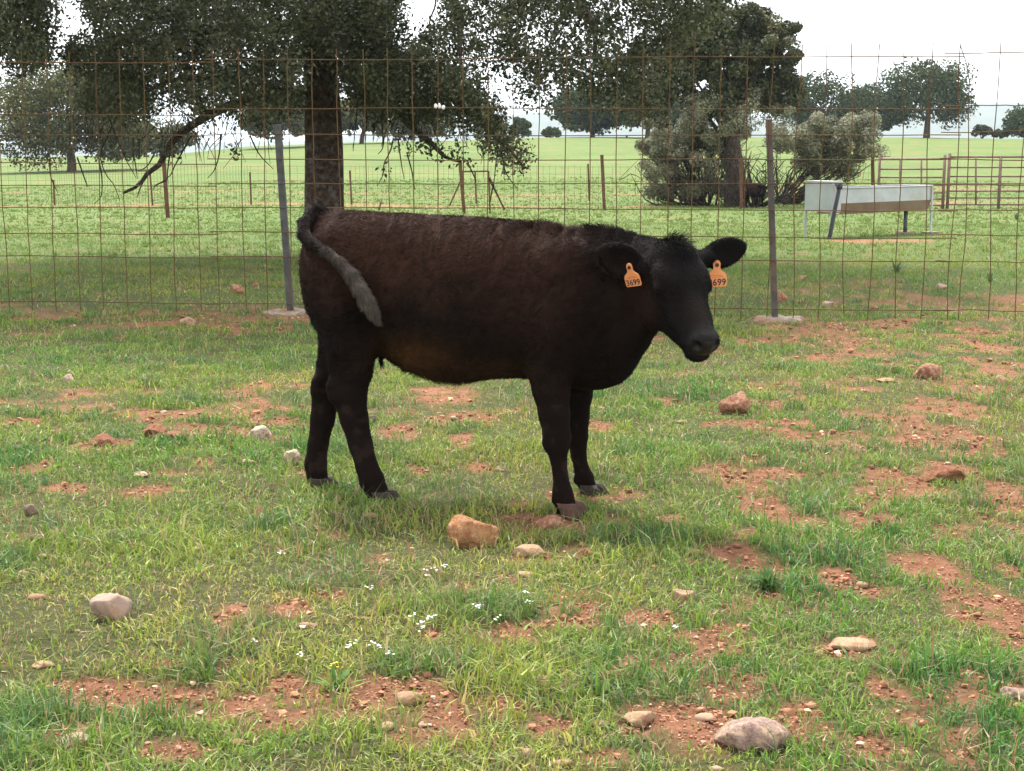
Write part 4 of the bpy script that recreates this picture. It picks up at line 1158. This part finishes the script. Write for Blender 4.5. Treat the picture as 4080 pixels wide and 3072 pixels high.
# ------------------------------------------------------------------ the big oak over the fence
rng = np.random.default_rng(17)
YO = 19.6
TB = P(1296, 1045, YO); TB[2] = gz(TB[0], TB[1])
oak = empty('holm_oak', tuple(TB)); tag(oak, 'big old oak with thick trunk and drooping branches behind the calf', 'tree')
def c4(x, y): return x * 1360 / 2212, y * 900 / 1464
def c5(x, y): return 1100 + x * 1360 / 2212, y * 900 / 1464
mb = MB()
tr = curve_pts([TB - [0, 0, .3], P(1296, 960, YO), P(1292, 800, YO), P(1292, 640, YO), P(1288, 500, YO), P(1284, 380, YO), P(1275, 250, YO), P(1268, 60, YO), P(1280, -250, YO), P(1330, -600, YO)], 26)
rr = np.interp(np.linspace(0, 1, 26), [0, .06, .2, .45, .7, 1], [.40, .30, .252, .235, .20, .09])
mb.tube(tr, rr, 14)
def limb(pts, r0, r1, n=12, k=7): p = curve_pts(pts, n); mb.tube(p, np.linspace(r0, r1, n), k); return p
LIMBS = []
def L5(pts, r0, r1, dep=0): LIMBS.append(limb([P(*c5(x, y), YO + dep * i / max(len(pts) - 1, 1)) for i, (x, y) in enumerate(pts)], r0, r1, 14))
def L4(pts, r0, r1, dep=0): LIMBS.append(limb([P(*c4(x, y), YO + dep * i / max(len(pts) - 1, 1)) for i, (x, y) in enumerate(pts)], r0, r1, 14))
L5([(320, 60), (470, 40), (600, 210), (740, 330), (900, 430), (1010, 500), (1180, 660), (1300, 770), (1400, 870), (1500, 950), (1610, 1090)], .12, .012, -1.2)
L5([(360, 420), (520, 520), (700, 640), (850, 790), (950, 880), (1030, 950), (1100, 1020), (1200, 1050)], .085, .012, -.8)
L5([(300, 100), (520, -40), (800, -120), (1100, -60), (1190, 120), (1190, 300), (1200, 470)], .11, .012, -2.0)
L5([(300, -50), (700, -300), (1300, -330), (1800, -150), (2050, 150), (2060, 420)], .14, .014, -2.4)
L5([(300, -100), (900, -420), (1700, -480), (2400, -250), (2700, 60)], .14, .016, -1.0)
L5([(1036, -60), (1030, 40), (1000, 120), (990, 200), (1000, 270)], .014, .006, -2.0)
L4([(2050, 330), (1960, 210), (1870, 170), (1780, 200), (1600, 160), (1300, 220), (1000, 300)], .11, .012, -1.5)
L4([(2060, 560), (1900, 600), (1700, 620), (1420, 710), (1190, 850), (1090, 950), (1050, 1050), (950, 1130), (900, 1200), (800, 1250)], .075, .016, -1.0)
L4([(2050, 100), (1700, -50), (1200, 40), (800, 250), (640, 450), (560, 600)], .11, .012, .8)
L4([(2050, 0), (1500, -260), (800, -300), (250, -160), (120, 120), (160, 330)], .10, .012, -3)
L4([(2050, 300), (1750, 420), (1500, 500), (1100, 520), (800, 700)], .07, .010, -2)
local(mb.build('trunk', M_bark, oak, True), TB)
# bare hanging twigs
mb = MB()
def twig(pts, r0, r1): mb.tube(curve_pts(pts, 10), np.linspace(r0, r1, 10), 5)
for pts in ([(760, 740), (690, 900), (650, 1000), (680, 1120), (740, 1200), (775, 1300)], [(640, 1040), (660, 1150), (655, 1270), (610, 1320)], [(320, 1030), (330, 1150), (375, 1250)],
            [(860, 980), (880, 1080), (890, 1160)], [(1430, 870), (1420, 1000), (1390, 1100), (1345, 1155)], [(1620, 880), (1680, 1000), (1770, 1095)], [(1240, 880), (1130, 1080), (1100, 1140), (1000, 1210)],
            [(1050, 1050), (1010, 1100), (900, 1110)], [(700, 750), (800, 1000), (880, 1150)], [(900, 900), (900, 1030), (880, 1000)], [(1000, 1000), (950, 1080), (890, 1110)], [(950, 1130), (905, 1230), (890, 1280)],
            [(500, 1020), (560, 1190), (570, 1200)], [(1100, 1000), (1085, 1120), (1090, 1190)], [(1190, 850), (1130, 900), (1060, 1000)], [(1080, 1170), (1010, 1200), (995, 1230)]):
    twig([P(*c4(x, y), YO - 1.0) for x, y in pts], .011, .004)
for pts in ([(760, 900), (740, 980), (700, 1060), (690, 1140), (655, 1205)], [(790, 900), (810, 1050), (830, 1160)], [(700, 880), (690, 960), (660, 1000)], [(850, 1000), (880, 1110), (890, 1180), (900, 1230)],
            [(1240, 1050), (1290, 1160), (1285, 1190)], [(1440, 950), (1420, 1100), (1410, 1220)], [(1460, 980), (1490, 1120), (1570, 1230)], [(1540, 1050), (1650, 1100)], [(1380, 1160), (1440, 1280), (1485, 1355)],
            [(1540, 950), (1690, 1010)], [(600, 700), (540, 640), (520, 740), (500, 980)], [(680, 690), (690, 850), (690, 960)], [(1410, 1180), (1390, 1290), (1380, 1360)]):
    twig([P(*c5(x, y), YO - .9) for x, y in pts], .010, .004)
for _ in range(150):                       # fine drooping twigs under the left crown
    x0, y0 = rng.uniform(430, 1750), rng.uniform(640, 900); dd = YO + rng.uniform(-2, 1)
    l_ = rng.uniform(50, 230); dx = rng.normal() * 60
    twig([P(*c4(x0, y0), dd), P(*c4(x0 + dx * .5 + rng.normal() * 14, y0 + l_ * .5), dd), P(*c4(x0 + dx, y0 + l_), dd + rng.normal() * .2)], .006, .0025)
for _ in range(70):
    x0, y0 = rng.uniform(480, 1500), 0; y0 = np.interp(x0, [480, 800, 1100, 1500], [700, 780, 820, 930]) + rng.normal() * 40; dd = YO + rng.uniform(-2, 1)
    l_ = rng.uniform(40, 170); dx = rng.normal() * 40
    twig([P(*c5(x0, y0), dd), P(*c5(x0 + dx * .5 + rng.normal() * 12, y0 + l_ * .5), dd), P(*c5(x0 + dx, y0 + l_), dd)], .006, .0025)
local(mb.build('twigs', M_twig, oak), TB)['kind'] = 'stuff'
# foliage
def in_poly(x, y, poly):
    c = np.zeros(len(x), bool); p = np.array(poly, float)
    for (x1, y1), (x2, y2) in zip(p, np.roll(p, -1, 0)):
        k = ((y1 > y) != (y2 > y)) & (x < (x2 - x1) * (y - y1) / (y2 - y1 + 1e-12) + x1); c ^= k
    return c
def fill(poly, n, dep, gaps=()):
    p = np.array(poly, float); lo, hi = p.min(0), p.max(0); out = []
    while len(out) < n:
        x = rng.uniform(lo[0], hi[0], 400); y = rng.uniform(lo[1], hi[1], 400); k = in_poly(x, y, poly)
        for gx_, gy_, gr in gaps: k &= ((x - gx_) ** 2 + ((y - gy_) * 1.3) ** 2) > gr * gr
        for a, b in zip(x[k], y[k]): out.append((a, b, YO + rng.uniform(*dep)))
    return out[:n]
G4 = [c4(x, y) for x, y in ((530, -120), (590, 60), (650, 190), (560, 290), (430, 330), (400, 390), (520, 420), (540, 560), (600, 690), (760, 740), (880, 720), (1000, 690), (1130, 600), (1200, 700), (1260, 760), (1420, 720), (1640, 760), (1900, 690), (1990, 560), (2010, -120))]
G5 = [c5(x, y) for x, y in ((150, -120), (840, -120), (780, 60), (830, 240), (860, 330), (1000, 440), (1220, 520), (1380, 660), (1440, 760), (1560, 960), (1600, 1030), (1500, 1000), (1360, 880), (1220, 790), (1100, 760), (900, 740), (760, 700), (620, 720), (480, 660), (430, 520), (430, 330), (330, 300), (180, 330))]
G6 = [c5(x, y) for x, y in ((1080, -120), (1090, 100), (960, 240), (900, 300), (930, 370), (1040, 420), (1130, 540), (1270, 560), (1380, 520), (1320, 390), (1420, 470), (1500, 480), (1560, 400), (1560, 560), (1600, 650), (1700, 690), (1790, 640), (1850, 560), (2080, 640), (2200, 700), (2450, 700), (2560, 500), (2700, 200), (2900, 120), (3020, -120))]
G7 = [c4(x, y) for x, y in ((-200, -120), (330, -120), (290, 80), (350, 220), (300, 410), (130, 420), (60, 330), (-200, 380))]
blobs = fill(G4, 430, (-3.2, 2.5), ((825, 375, 38), (1140, 90, 22), (1175, 145, 34), (990, 280, 20), (1080, 230, 14)))
blobs += fill(G5, 340, (-2.6, 2.2), ((1190, 150, 30), (1370, 300, 30), (1490, 220, 24), (1560, 130, 26)))
blobs += fill(G6, 330, (-3.6, 1.2), ((1810, 240, 24), (1900, 330, 26), (1990, 190, 26), (2090, 80, 24), (2180, 30, 26), (1950, 60, 22), (2260, 250, 24), (2480, 60, 44), (2530, 120, 34), (2420, 160, 22)))
blobs += fill(G7, 95, (-4.5, -1.5))
n0 = len(blobs)
low = [c5(x, y) for x, y in ((960, 960), (1000, 930), (1050, 990), (1100, 1000), (1160, 1020), (1190, 960), (930, 950), (870, 960), (1400, 920), (1440, 960), (1500, 930), (1550, 990), (1520, 1060), (1600, 1040), (1580, 1080), (700, 1110), (760, 930), (1480, 1000), (1380, 930), (1240, 1050))] + [c4(x, y) for x, y in ((1070, 960), (1090, 1000), (1050, 900), (1510, 980), (1130, 990))]
blobs += [(x, y, YO - 1.0 + rng.normal() * .2) for x, y in low]
C_ = np.array([P(a, b, c) for a, b, c in blobs])
R_ = np.where(np.arange(len(C_)) < n0, .13 + .15 * rng.random(len(C_)), .09 + .06 * rng.random(len(C_)))
cnt = np.where(np.arange(len(C_)) < n0, 120, 30); cnt[770:1100] = 90
V1, F1, K1 = leaves(C_, R_, cnt, .052, OAK, rng, .1, 1.15, .55, .6, .2)
# crown above the frame
top = []
while len(top) < 360:
    u = rng.normal(size=3); u /= np.linalg.norm(u)
    q = np.array([TB[0] + .6, YO - .2, 5.6]) + u * np.array([6.2, 5.6, 3.6]) * (.55 + .45 * rng.random())
    dq = np.array([q[0], q[1], q[2] - CAMH]); up_q = dq[2] * CT + dq[1] * ST; fw_q = dq[1] * CT - dq[2] * ST
    if q[2] < 3.9 or CY - F * up_q / fw_q > -190: continue
    top.append(q)
V2, F2, K2 = leaves(np.array(top), .55 + .4 * rng.random(len(top)), 190, .13, OAK, rng, .2, .8, .6, .5, .3)
local(mesh('crown', np.concatenate([V1, V2]), np.concatenate([F1, F2 + len(V1)]), M_leaf, np.concatenate([K1, K2]), parent=oak), TB)
# ------------------------------------------------------------------ things behind the fence
def pipe_panel(px0, px1, y_top, y_bot, rails, ups, label, Y0, Y1, posts):
    a = P(px0, y_bot, Y0); b = P(px1, y_bot, Y1); g0 = (a + b) / 2; g0[2] = gz(g0[0], g0[1])
    root = empty('pipe_panel', tuple(g0)); tag(root, label, 'gate panel', 'red brown pipe panels beyond the trough')
    def at(px, py):
        f_ = (px - px0) / (px1 - px0); return P(px, py, Y0 + (Y1 - Y0) * f_)
    for px, th_, yt in posts:
        mb = MB(); q0, q1 = at(px, y_bot + 8), at(px, yt); q0 = np.array([q1[0], q1[1], gz(q1[0], q1[1]) - .1]); mb.tube([q0, q1], th_, 8); local(mb.build('post', M_pipe, root, True), g0)
    for py in rails:
        mb = MB(); mb.tube([at(px0, py), at(px1, py)], .030 if py == rails[0] else .024, 8); local(mb.build('rail', M_pipe, root, True), g0)
    for px in ups:
        mb = MB(); q0, q1 = at(px, rails[-1]) - [0, .03, 0], at(px, rails[0]) - [0, .03, 0]; mb.tube([q0, q1], .026, 8); local(mb.build('upright', M_pipe, root, True), g0)
YC = G(3765, 832)[1]
pipe_panel(3506, 3765, 630, 828, [634, 674, 707, 737, 768, 793, 818], [3585, 3670], 'red brown pipe panel left of the corral gate posts', YC + 1.2, YC, [(3506, .040, 618), (3765, .045, 617)])
pipe_panel(3782, 4180, 622, 828, [625, 667, 703, 732, 761, 788, 815], [3887, 4100], 'red brown pipe panel running off the right edge', YC, YC - .8, [(3784, .045, 611), (3988, .045, 625), (4180, .045, 611)])

def thin_post(tp, bp, r_, label, mat=M_rustpost, Y=None):
    b = G(*bp); t_ = P(tp[0], tp[1], b[1]); root = empty('stake', tuple(b)); tag(root, label, 'fence post', 'stakes of the far mesh fence')
    ax = t_ - b; L_ = np.linalg.norm(ax); ax /= L_; x_ = np.array([1, 0, 0]) - ax * ax[0]; x_ /= np.linalg.norm(x_); y_ = np.cross(ax, x_); R = np.stack([x_, y_, ax], 1)
    mb = MB(); mb.box((-r_, -r_ * .3, -.2), (r_, r_ * .3, L_), R=R); mb.box((-r_ * .3, r_ * .31, -.2), (r_ * .3, r_ * 1.6, L_), R=R); mb.build('steel_section', mat, root)
    mb = MB(); mb.box((-r_ * 1.1, -r_ * .6, L_ + .001), (r_ * 1.1, r_ * 1.7, L_ + .02), R=R); mb.build('cap', mat, root)
    return b
fb = []
for tp, bp, lab in (((652, 640), (669, 867), 'rusty stake under the left drooping branches'), ((1833, 642), (1849, 848), 'rusty stake beside the braced frame'), ((2398, 620), (2408, 837), 'rusty stake in open grass right of centre'),
                    ((2953, 640), (2954, 833), 'rusty stake in front of the bushy oak trunk'), ((3475, 600), (3477, 800), 'dark stake between scrub and pipe panels')):
    fb.append(thin_post(tp, bp, .045, lab))
for tp, bp, lab in (((213, 719), (218, 818), 'thin far stake near the left edge'), ((598, 695), (608, 818), 'thin far stake left of the grey post'), ((996, 689), (1001, 816), 'thin far stake between grey post and big trunk'),
                    ((1394, 682), (1401, 816), 'thin far stake right of the big trunk'), ((1893, 685), (1898, 812), 'thin far stake inside the braced frame'), ((2343, 655), (2348, 800), 'thin far stake beside the open grass stake')):
    thin_post(tp, bp, .028, lab)
# braced frame
g = G(1947, 852); root = empty('braced_frame', tuple(g)); tag(root, 'thin rusty braced frame in the far fence right of the trunk', 'frame')
for nm, a, b in (('upright', (1947, 681), (1953, 858)), ('top_bar', (1838, 684), (1947, 682)), ('brace', (1951, 707), (2010, 838)), ('brace', (1836, 719), (1791, 820))):
    mb = MB(); mb.tube([P(*a, g[1]), P(*b, g[1])], .024, 6); local(mb.build(nm, M_rustpost, root), g)
# mesh of the far fence
pl_ = [G(-700, 822), G(215, 820), G(669, 845), G(1001, 826), G(1401, 824), G(1849, 840), G(2408, 830), G(2954, 828), G(3477, 815)]
root = empty('far_mesh_fence', tuple(pl_[4])); tag(root, 'faint square mesh fence strung between the far stakes', 'fence')
mb = MB(); mbv = MB()
for a, b in zip(pl_[:-1], pl_[1:]):
    L_ = np.linalg.norm(b - a); n_ = max(int(L_ / .22), 2)
    for z_ in (.15, .36, .57, .78, .99, 1.2):
        pts = np.linspace(a, b, 6); pts[:, 2] = gz(pts[:, 0], pts[:, 1]) + z_; mb.tube(pts, .0030, 4, cap=False)
    for k in range(n_):
        q = a + (b - a) * k / n_; z_ = gz(q[0], q[1]); mbv.tube([(q[0], q[1], z_ + .02), (q[0], q[1], z_ + 1.24)], .0028, 4, cap=False)
local(mb.build('line_wires', M_rust, root), pl_[4])['kind'] = 'stuff'; local(mbv.build('stay_wires', M_rust, root), pl_[4])['kind'] = 'stuff'

# water trough
C0 = G(3304, 951); C1 = P(3706, 928, G(3706, 930)[1]); C1[2] = gz(C1[0], C1[1])
u = C1 - C0; u[2] = 0; LT = np.linalg.norm(u); u /= LT; vv = np.array([-u[1], u[0], 0]); 
if vv[1] < 0: vv = -vv
# far-left corner: where the ray of the left leg meets the end face
d_ = ray(3210, 938); M2 = np.array([[d_[0], -vv[0]], [d_[1], -vv[1]]]); kk = np.linalg.solve(M2, C0[:2]); WT = float(np.clip(abs(kk[1]), .45, 1.0))
zg = float(C0[2]); trough = empty('water_trough', tuple(C0)); tag(trough, 'white metal water trough with float tank and steel underside on legs', 'trough')
def T(a, b, z_): return u * a + vv * b + np.array([0, 0, z_])
def zpx(py): return P(3304, py, C0[1])[2] - zg
zt_, zm_, zb_ = zpx(752), zpx(812), zpx(856); ztk = zpx(722); TK = .26
def tbox(nm, a0, a1, b0, b1, z0, z1, mat, par=None):
    m_ = MB(); m_.box((a0, b0, z0), (a1, b1, z1), R=np.stack([u, vv, [0, 0, 1]], 1)); return m_.build(nm, mat, par or trough)
def plate(nm, pts, mat, th=.006, par=None):
    p = np.array(pts); nrm = np.cross(p[1] - p[0], p[2] - p[0]); nrm /= np.linalg.norm(nrm); n_ = len(p); jj = np.arange(n_)
    m_ = MB(); m_.add(np.concatenate([p + nrm * th / 2, p - nrm * th / 2]), [jj[None], (jj[::-1] + n_)[None], np.stack([jj, jj + n_, (jj + 1) % n_ + n_, (jj + 1) % n_], -1)]); return m_.build(nm, mat, par or trough)
sl_ = zpx(803) - zm_ if False else .03
plate('side_panel', [T(TK + .002, 0, zm_), T(LT, 0, zm_), T(LT, 0, zt_), T(TK + .002, 0, zt_)], M_white)
plate('side_panel', [T(TK + .002, WT, zm_), T(LT, WT, zm_), T(LT, WT, zt_), T(TK + .002, WT, zt_)], M_white)
plate('end_panel', [T(LT - .004, .004, zm_), T(LT - .004, WT - .004, zm_), T(LT - .004, WT - .004, zt_), T(LT - .004, .004, zt_)], M_white)
plate('basin_side', [T(TK + .004, .002, zm_ - .004), T(LT - .01, .002, zm_ - .004), T(LT - .09, WT * .04, zb_), T(TK + .004, WT * .04, zb_)], M_steel)
plate('basin_side', [T(TK + .004, WT - .002, zm_ - .004), T(LT - .01, WT - .002, zm_ - .004), T(LT - .09, WT * .96, zb_), T(TK + .004, WT * .96, zb_)], M_steel)
plate('basin_bottom', [T(TK + .004, WT * .04, zb_), T(LT - .09, WT * .04, zb_), T(LT - .09, WT * .96, zb_), T(TK + .004, WT * .96, zb_)], M_steel)
plate('basin_end', [T(LT - .01, .006, zm_ - .006), T(LT - .01, WT - .006, zm_ - .006), T(LT - .09, WT * .96, zb_ + .003), T(LT - .09, WT * .04, zb_ + .003)], M_steel)
m_ = MB()
for z_ in (zt_,):
    m_.tube([T(TK, -.006, z_), T(LT + .006, -.006, z_), T(LT + .006, WT + .006, z_), T(TK, WT + .006, z_)], .014, 6)
m_.build('rim', M_white, trough, True)
tank = tbox('float_tank', -.005, TK, -.012, WT + .012, zpx(846), ztk - .03, M_white)
tbox('tank_lid', -.02, TK + .02, -.028, WT + .028, ztk - .029, ztk, M_white)
for a_, b_ in ((.015, -.024), (.015, WT + .024), (LT - .02, -.024), (LT - .02, WT + .02)):
    q = C0 + T(a_, b_, 0); zl = float(gz(q[0], q[1])) - zg
    m_ = MB()
    m_.box((a_ - .022, b_ - .010, zl - .03), (a_ + .022, b_ + .010, ztk - .032 if a_ < .1 else zt_ - .016), R=np.stack([u, vv, [0, 0, 1]], 1)); m_.build('leg', M_white, trough)
    if a_ > .1:
        m_ = MB(); m_.box((a_ - .13, b_ - .11, zl - .05), (a_ + .13, b_ + .11, zl + .035), R=np.stack([u, vv, [0, 0, 1]], 1)); m_.build('foot_slab', M_concrete, trough)
q_ = P(3606, 924, C0[1] + u[1] * LT * .75 + WT * .4); q_[2] = gz(q_[0], q_[1])
m_ = MB(); m_.tube([q_ - C0 - [0, 0, .03], q_ - C0 + [0, 0, zb_ - (q_[2] - zg) - .01]], .035, 10); m_.build('drain_pipe', M_galv, trough, True)
m_ = MB(); m_.tube([q_ - C0 + [0, 0, -.02], q_ - C0 + [0, 0, .04]], [.16, .15], 12); m_.build('foot_slab', M_concrete, trough)
m_ = MB(); p0 = P(3345, 742, C0[1] - .10); p1 = P(3300, 966, C0[1] - .22); m_.tube(curve_pts([p0 - C0 + [-.03, .08, .02], p0 - C0, (p0 + p1) / 2 - C0, p1 - C0 - [0, 0, .05]], 9), .034, 10); m_.build('feed_pipe', M_pvc, trough, True)
m_ = MB(); m_.tube([p0 - C0 + [0, 0, -.05], p0 - C0 + [0, 0, .05]], .05, 10); m_.build('pipe_elbow', M_pvc, trough, True)

# second animal by the scrub
g = G(3000, 826); g[1] -= 1.2; g[0] *= g[1] / (g[1] + 1.2); g[2] = gz(g[0], g[1]); sc2 = 102 / F * g[1] / 1.14
c2 = empty('calf', tuple(g)); tag(c2, 'small dark calf half hidden by the scrub behind the fence', 'calf')
c2.rotation_euler = (0, 0, math.radians(-48))
b2 = bpy.data.objects.new('body', body.data); COL.objects.link(b2); b2.parent = c2; b2.scale = (sc2,) * 3
b2.location = (-O_[0] * sc2 + .05, -O_[1] * sc2, 0)
for o in [o for o in calf.children if o.name.startswith('hoof')]:
    h2 = o.copy(); COL.objects.link(h2); h2.parent = c2; h2.scale = (sc2,) * 3; h2.location = b2.location

# ------------------------------------------------------------------ flowers and weeds
M_petal = noise_mat('white_petals', (.72, .72, .68), (.85, .85, .82), 50, .7)
M_yel = noise_mat('yellow_petals', (.75, .45, .02), (.85, .55, .04), 50, .6)
M_stem = noise_mat('green_stems', (.10, .17, .04), (.16, .23, .06), 40, .7)
rng = np.random.default_rng(44)
def k3(x, y): return 1360 + x * .6148, 2072 + y * .6148
FL = [k3(*p) for p in ((545, 325), (552, 360), (610, 320), (665, 297), (185, 437), (455, 620), (515, 662), (527, 705), (600, 620), (568, 632), (865, 560), (905, 556), (1180, 468), (1215, 525), (1010, 640), (75, 795), (195, 800), (240, 817), (35, 825), (320, 860), (2165, 695))] + [(1011, 2552), (1208, 2502), (1208, 2607), (1119, 2204)]
def flower(px, py, mat, label, grp, s_=1.0):
    g = G(px, py + 52); h = P(px, py, g[1]); g2 = np.array([h[0] + rng.normal() * .012, g[1] + .005, gz(h[0], g[1])])
    root = empty('wildflower', tuple(g2)); tag(root, label, 'flower', grp)
    mb = MB(); top_ = h - g2; mb.tube(curve_pts([(0, 0, -.005), top_ * .5 + rng.normal(size=3) * .006, top_], 6), .0011, 4); mb.build('stem', M_stem, root)
    mb = MB()
    for k in range(int(5 * s_)):
        c = top_ + np.array([rng.normal() * .006, rng.normal() * .006, rng.normal() * .003]); a0 = rng.random() * 6
        for j_ in range(4):
            a = a0 + j_ * PI / 2; d1 = np.array([math.cos(a), math.sin(a), .35]); d2 = np.array([-math.sin(a), math.cos(a), 0])
            mb.add(np.array([c, c + d1 * .0022 + d2 * .0018, c + d1 * .0046, c + d1 * .0022 - d2 * .0018]), np.array([[0, 1, 2, 3]]))
    mb.build('bloom', mat, root)
FLAB = ['tiny white wildflower in the upper cluster just below the orange rock'] * 4 + ['lone tiny white wildflower left of the upper flower cluster'] + ['tiny white wildflower in the densest cluster at lower centre'] * 5 \
    + ['tiny white wildflower of the close pair right of the densest cluster'] * 2 + ['tiny white wildflower of the pair below the flat tan stone'] * 2 + ['lone tiny white wildflower below the close pair'] \
    + ['tiny white wildflower in the loose row nearest the yellow flower'] * 5 + ['lone tiny white wildflower right of the half buried tan stone', 'tiny white wildflower farthest to the lower left', 'white wildflower above and left of the yellow flower', 'white wildflower nearest above the yellow flower', 'lone white wildflower between boulder and orange rock']
for (px, py), lb in zip(FL, FLAB): flower(px, py, M_petal, lb, 'white wildflowers in the foreground grass')
flower(1328, 2647, M_yel, 'single small yellow wildflower in the lower left grass', None, 1.0)
def weed(dx, dy, hgt, n_, col, label):
    g = GD(dx, dy); root = empty('weed', tuple(g)); tag(root, label, 'weed', 'leafy weeds in the pasture')
    for k in range(n_):
        a = rng.random() * 2 * PI; L_ = hgt * (.6 + .6 * rng.random()); w_ = L_ * .065; out = .25 + .75 * rng.random()
        d1 = np.array([math.cos(a), math.sin(a), 0]); d2 = np.array([-math.sin(a), math.cos(a), 0])
        p = np.array([d1 * L_ * out * t + np.array([0, 0, L_ * (t * (1.15 - .55 * out) - .35 * out * t * t)]) for t in (0, .3, .6, .85, 1)])
        ww = np.array([.3, .9, 1, .6, .05]) * w_
        V = np.concatenate([p - d2 * ww[:, None], p + d2 * ww[:, None]]); i_ = np.arange(4)
        mesh('leaf', V, np.stack([i_, i_ + 5, i_ + 6, i_ + 1], -1), M_grass, np.tile(np.array(col) * (.8 + .4 * rng.random()), (10, 1)), parent=root)
weed(1935, 590, .17, 26, (.075, .13, .05), 'dark leafy weed behind the mesh under the trough')
weed(2195, 475, .20, 22, (.07, .13, .045), 'dark weed at the right edge behind the mesh')
weed(2138, 612, .12, 22, (.065, .14, .04), 'bright green weed low behind the right mesh')
weed(1655, 1272, .075, 70, (.10, .18, .055), 'dark green leafy tuft beside the red earth patch')
weed(930, 800, .10, 22, (.10, .17, .09), 'blue green leafy weed under the calf belly')
weed(725, 1490, .07, 26, (.10, .20, .04), 'green rosette weed beside the yellow flower')
weed(2005, 1440, .07, 34, (.12, .22, .05), 'bright green tuft in the right foreground')
mb = MB(); p_ = [G(*k3(x_, y_)) + [0, 0, z_] for x_, y_, z_ in ((850, 890, .03), (800, 960, .022), (740, 1000, .014), (680, 1025, .008))]
mb.tube(curve_pts(p_, 8), np.linspace(.004, .0025, 8), 5); tag(mb.build('fallen_twig', M_twig), 'thin bent dead twig lying in the lower centre grass', 'twig')
mb = MB(); g = G(1510, 838); mb.tube([g, P(1516, 812, g[1]), P(1522, 798, g[1])], [.03, .022, .01], 5); mb.tube([P(1516, 815, g[1]), P(1528, 806, g[1])], [.014, .006], 4); mb.tube([P(1515, 808, g[1]), P(1508, 798, g[1])], [.012, .006], 4)
tag(mb.build('broken_stump', M_bark), 'short broken stick showing just above the calf back', 'stick')

# ------------------------------------------------------------------ haze
hz_m = bpy.data.materials.new('haze'); hz_m.use_nodes = True; n = hz_m.node_tree
n.nodes.remove(n.nodes['Principled BSDF'])
pv = N(n, 'ShaderNodeVolumePrincipled', Density=HAZE); pv.inputs['Color'].default_value = (.74, .85, 1.0, 1); pv.inputs['Anisotropy'].default_value = .25
n.links.new(pv.outputs[0], n.nodes['Material Output'].inputs['Volume'])
mb = MB(); mb.box((-7200, -7200, -26), (7200, 7200, 90))
tag(mb.build('haze', hz_m), 'thin pale haze lying over the whole landscape', 'haze', kind='stuff')
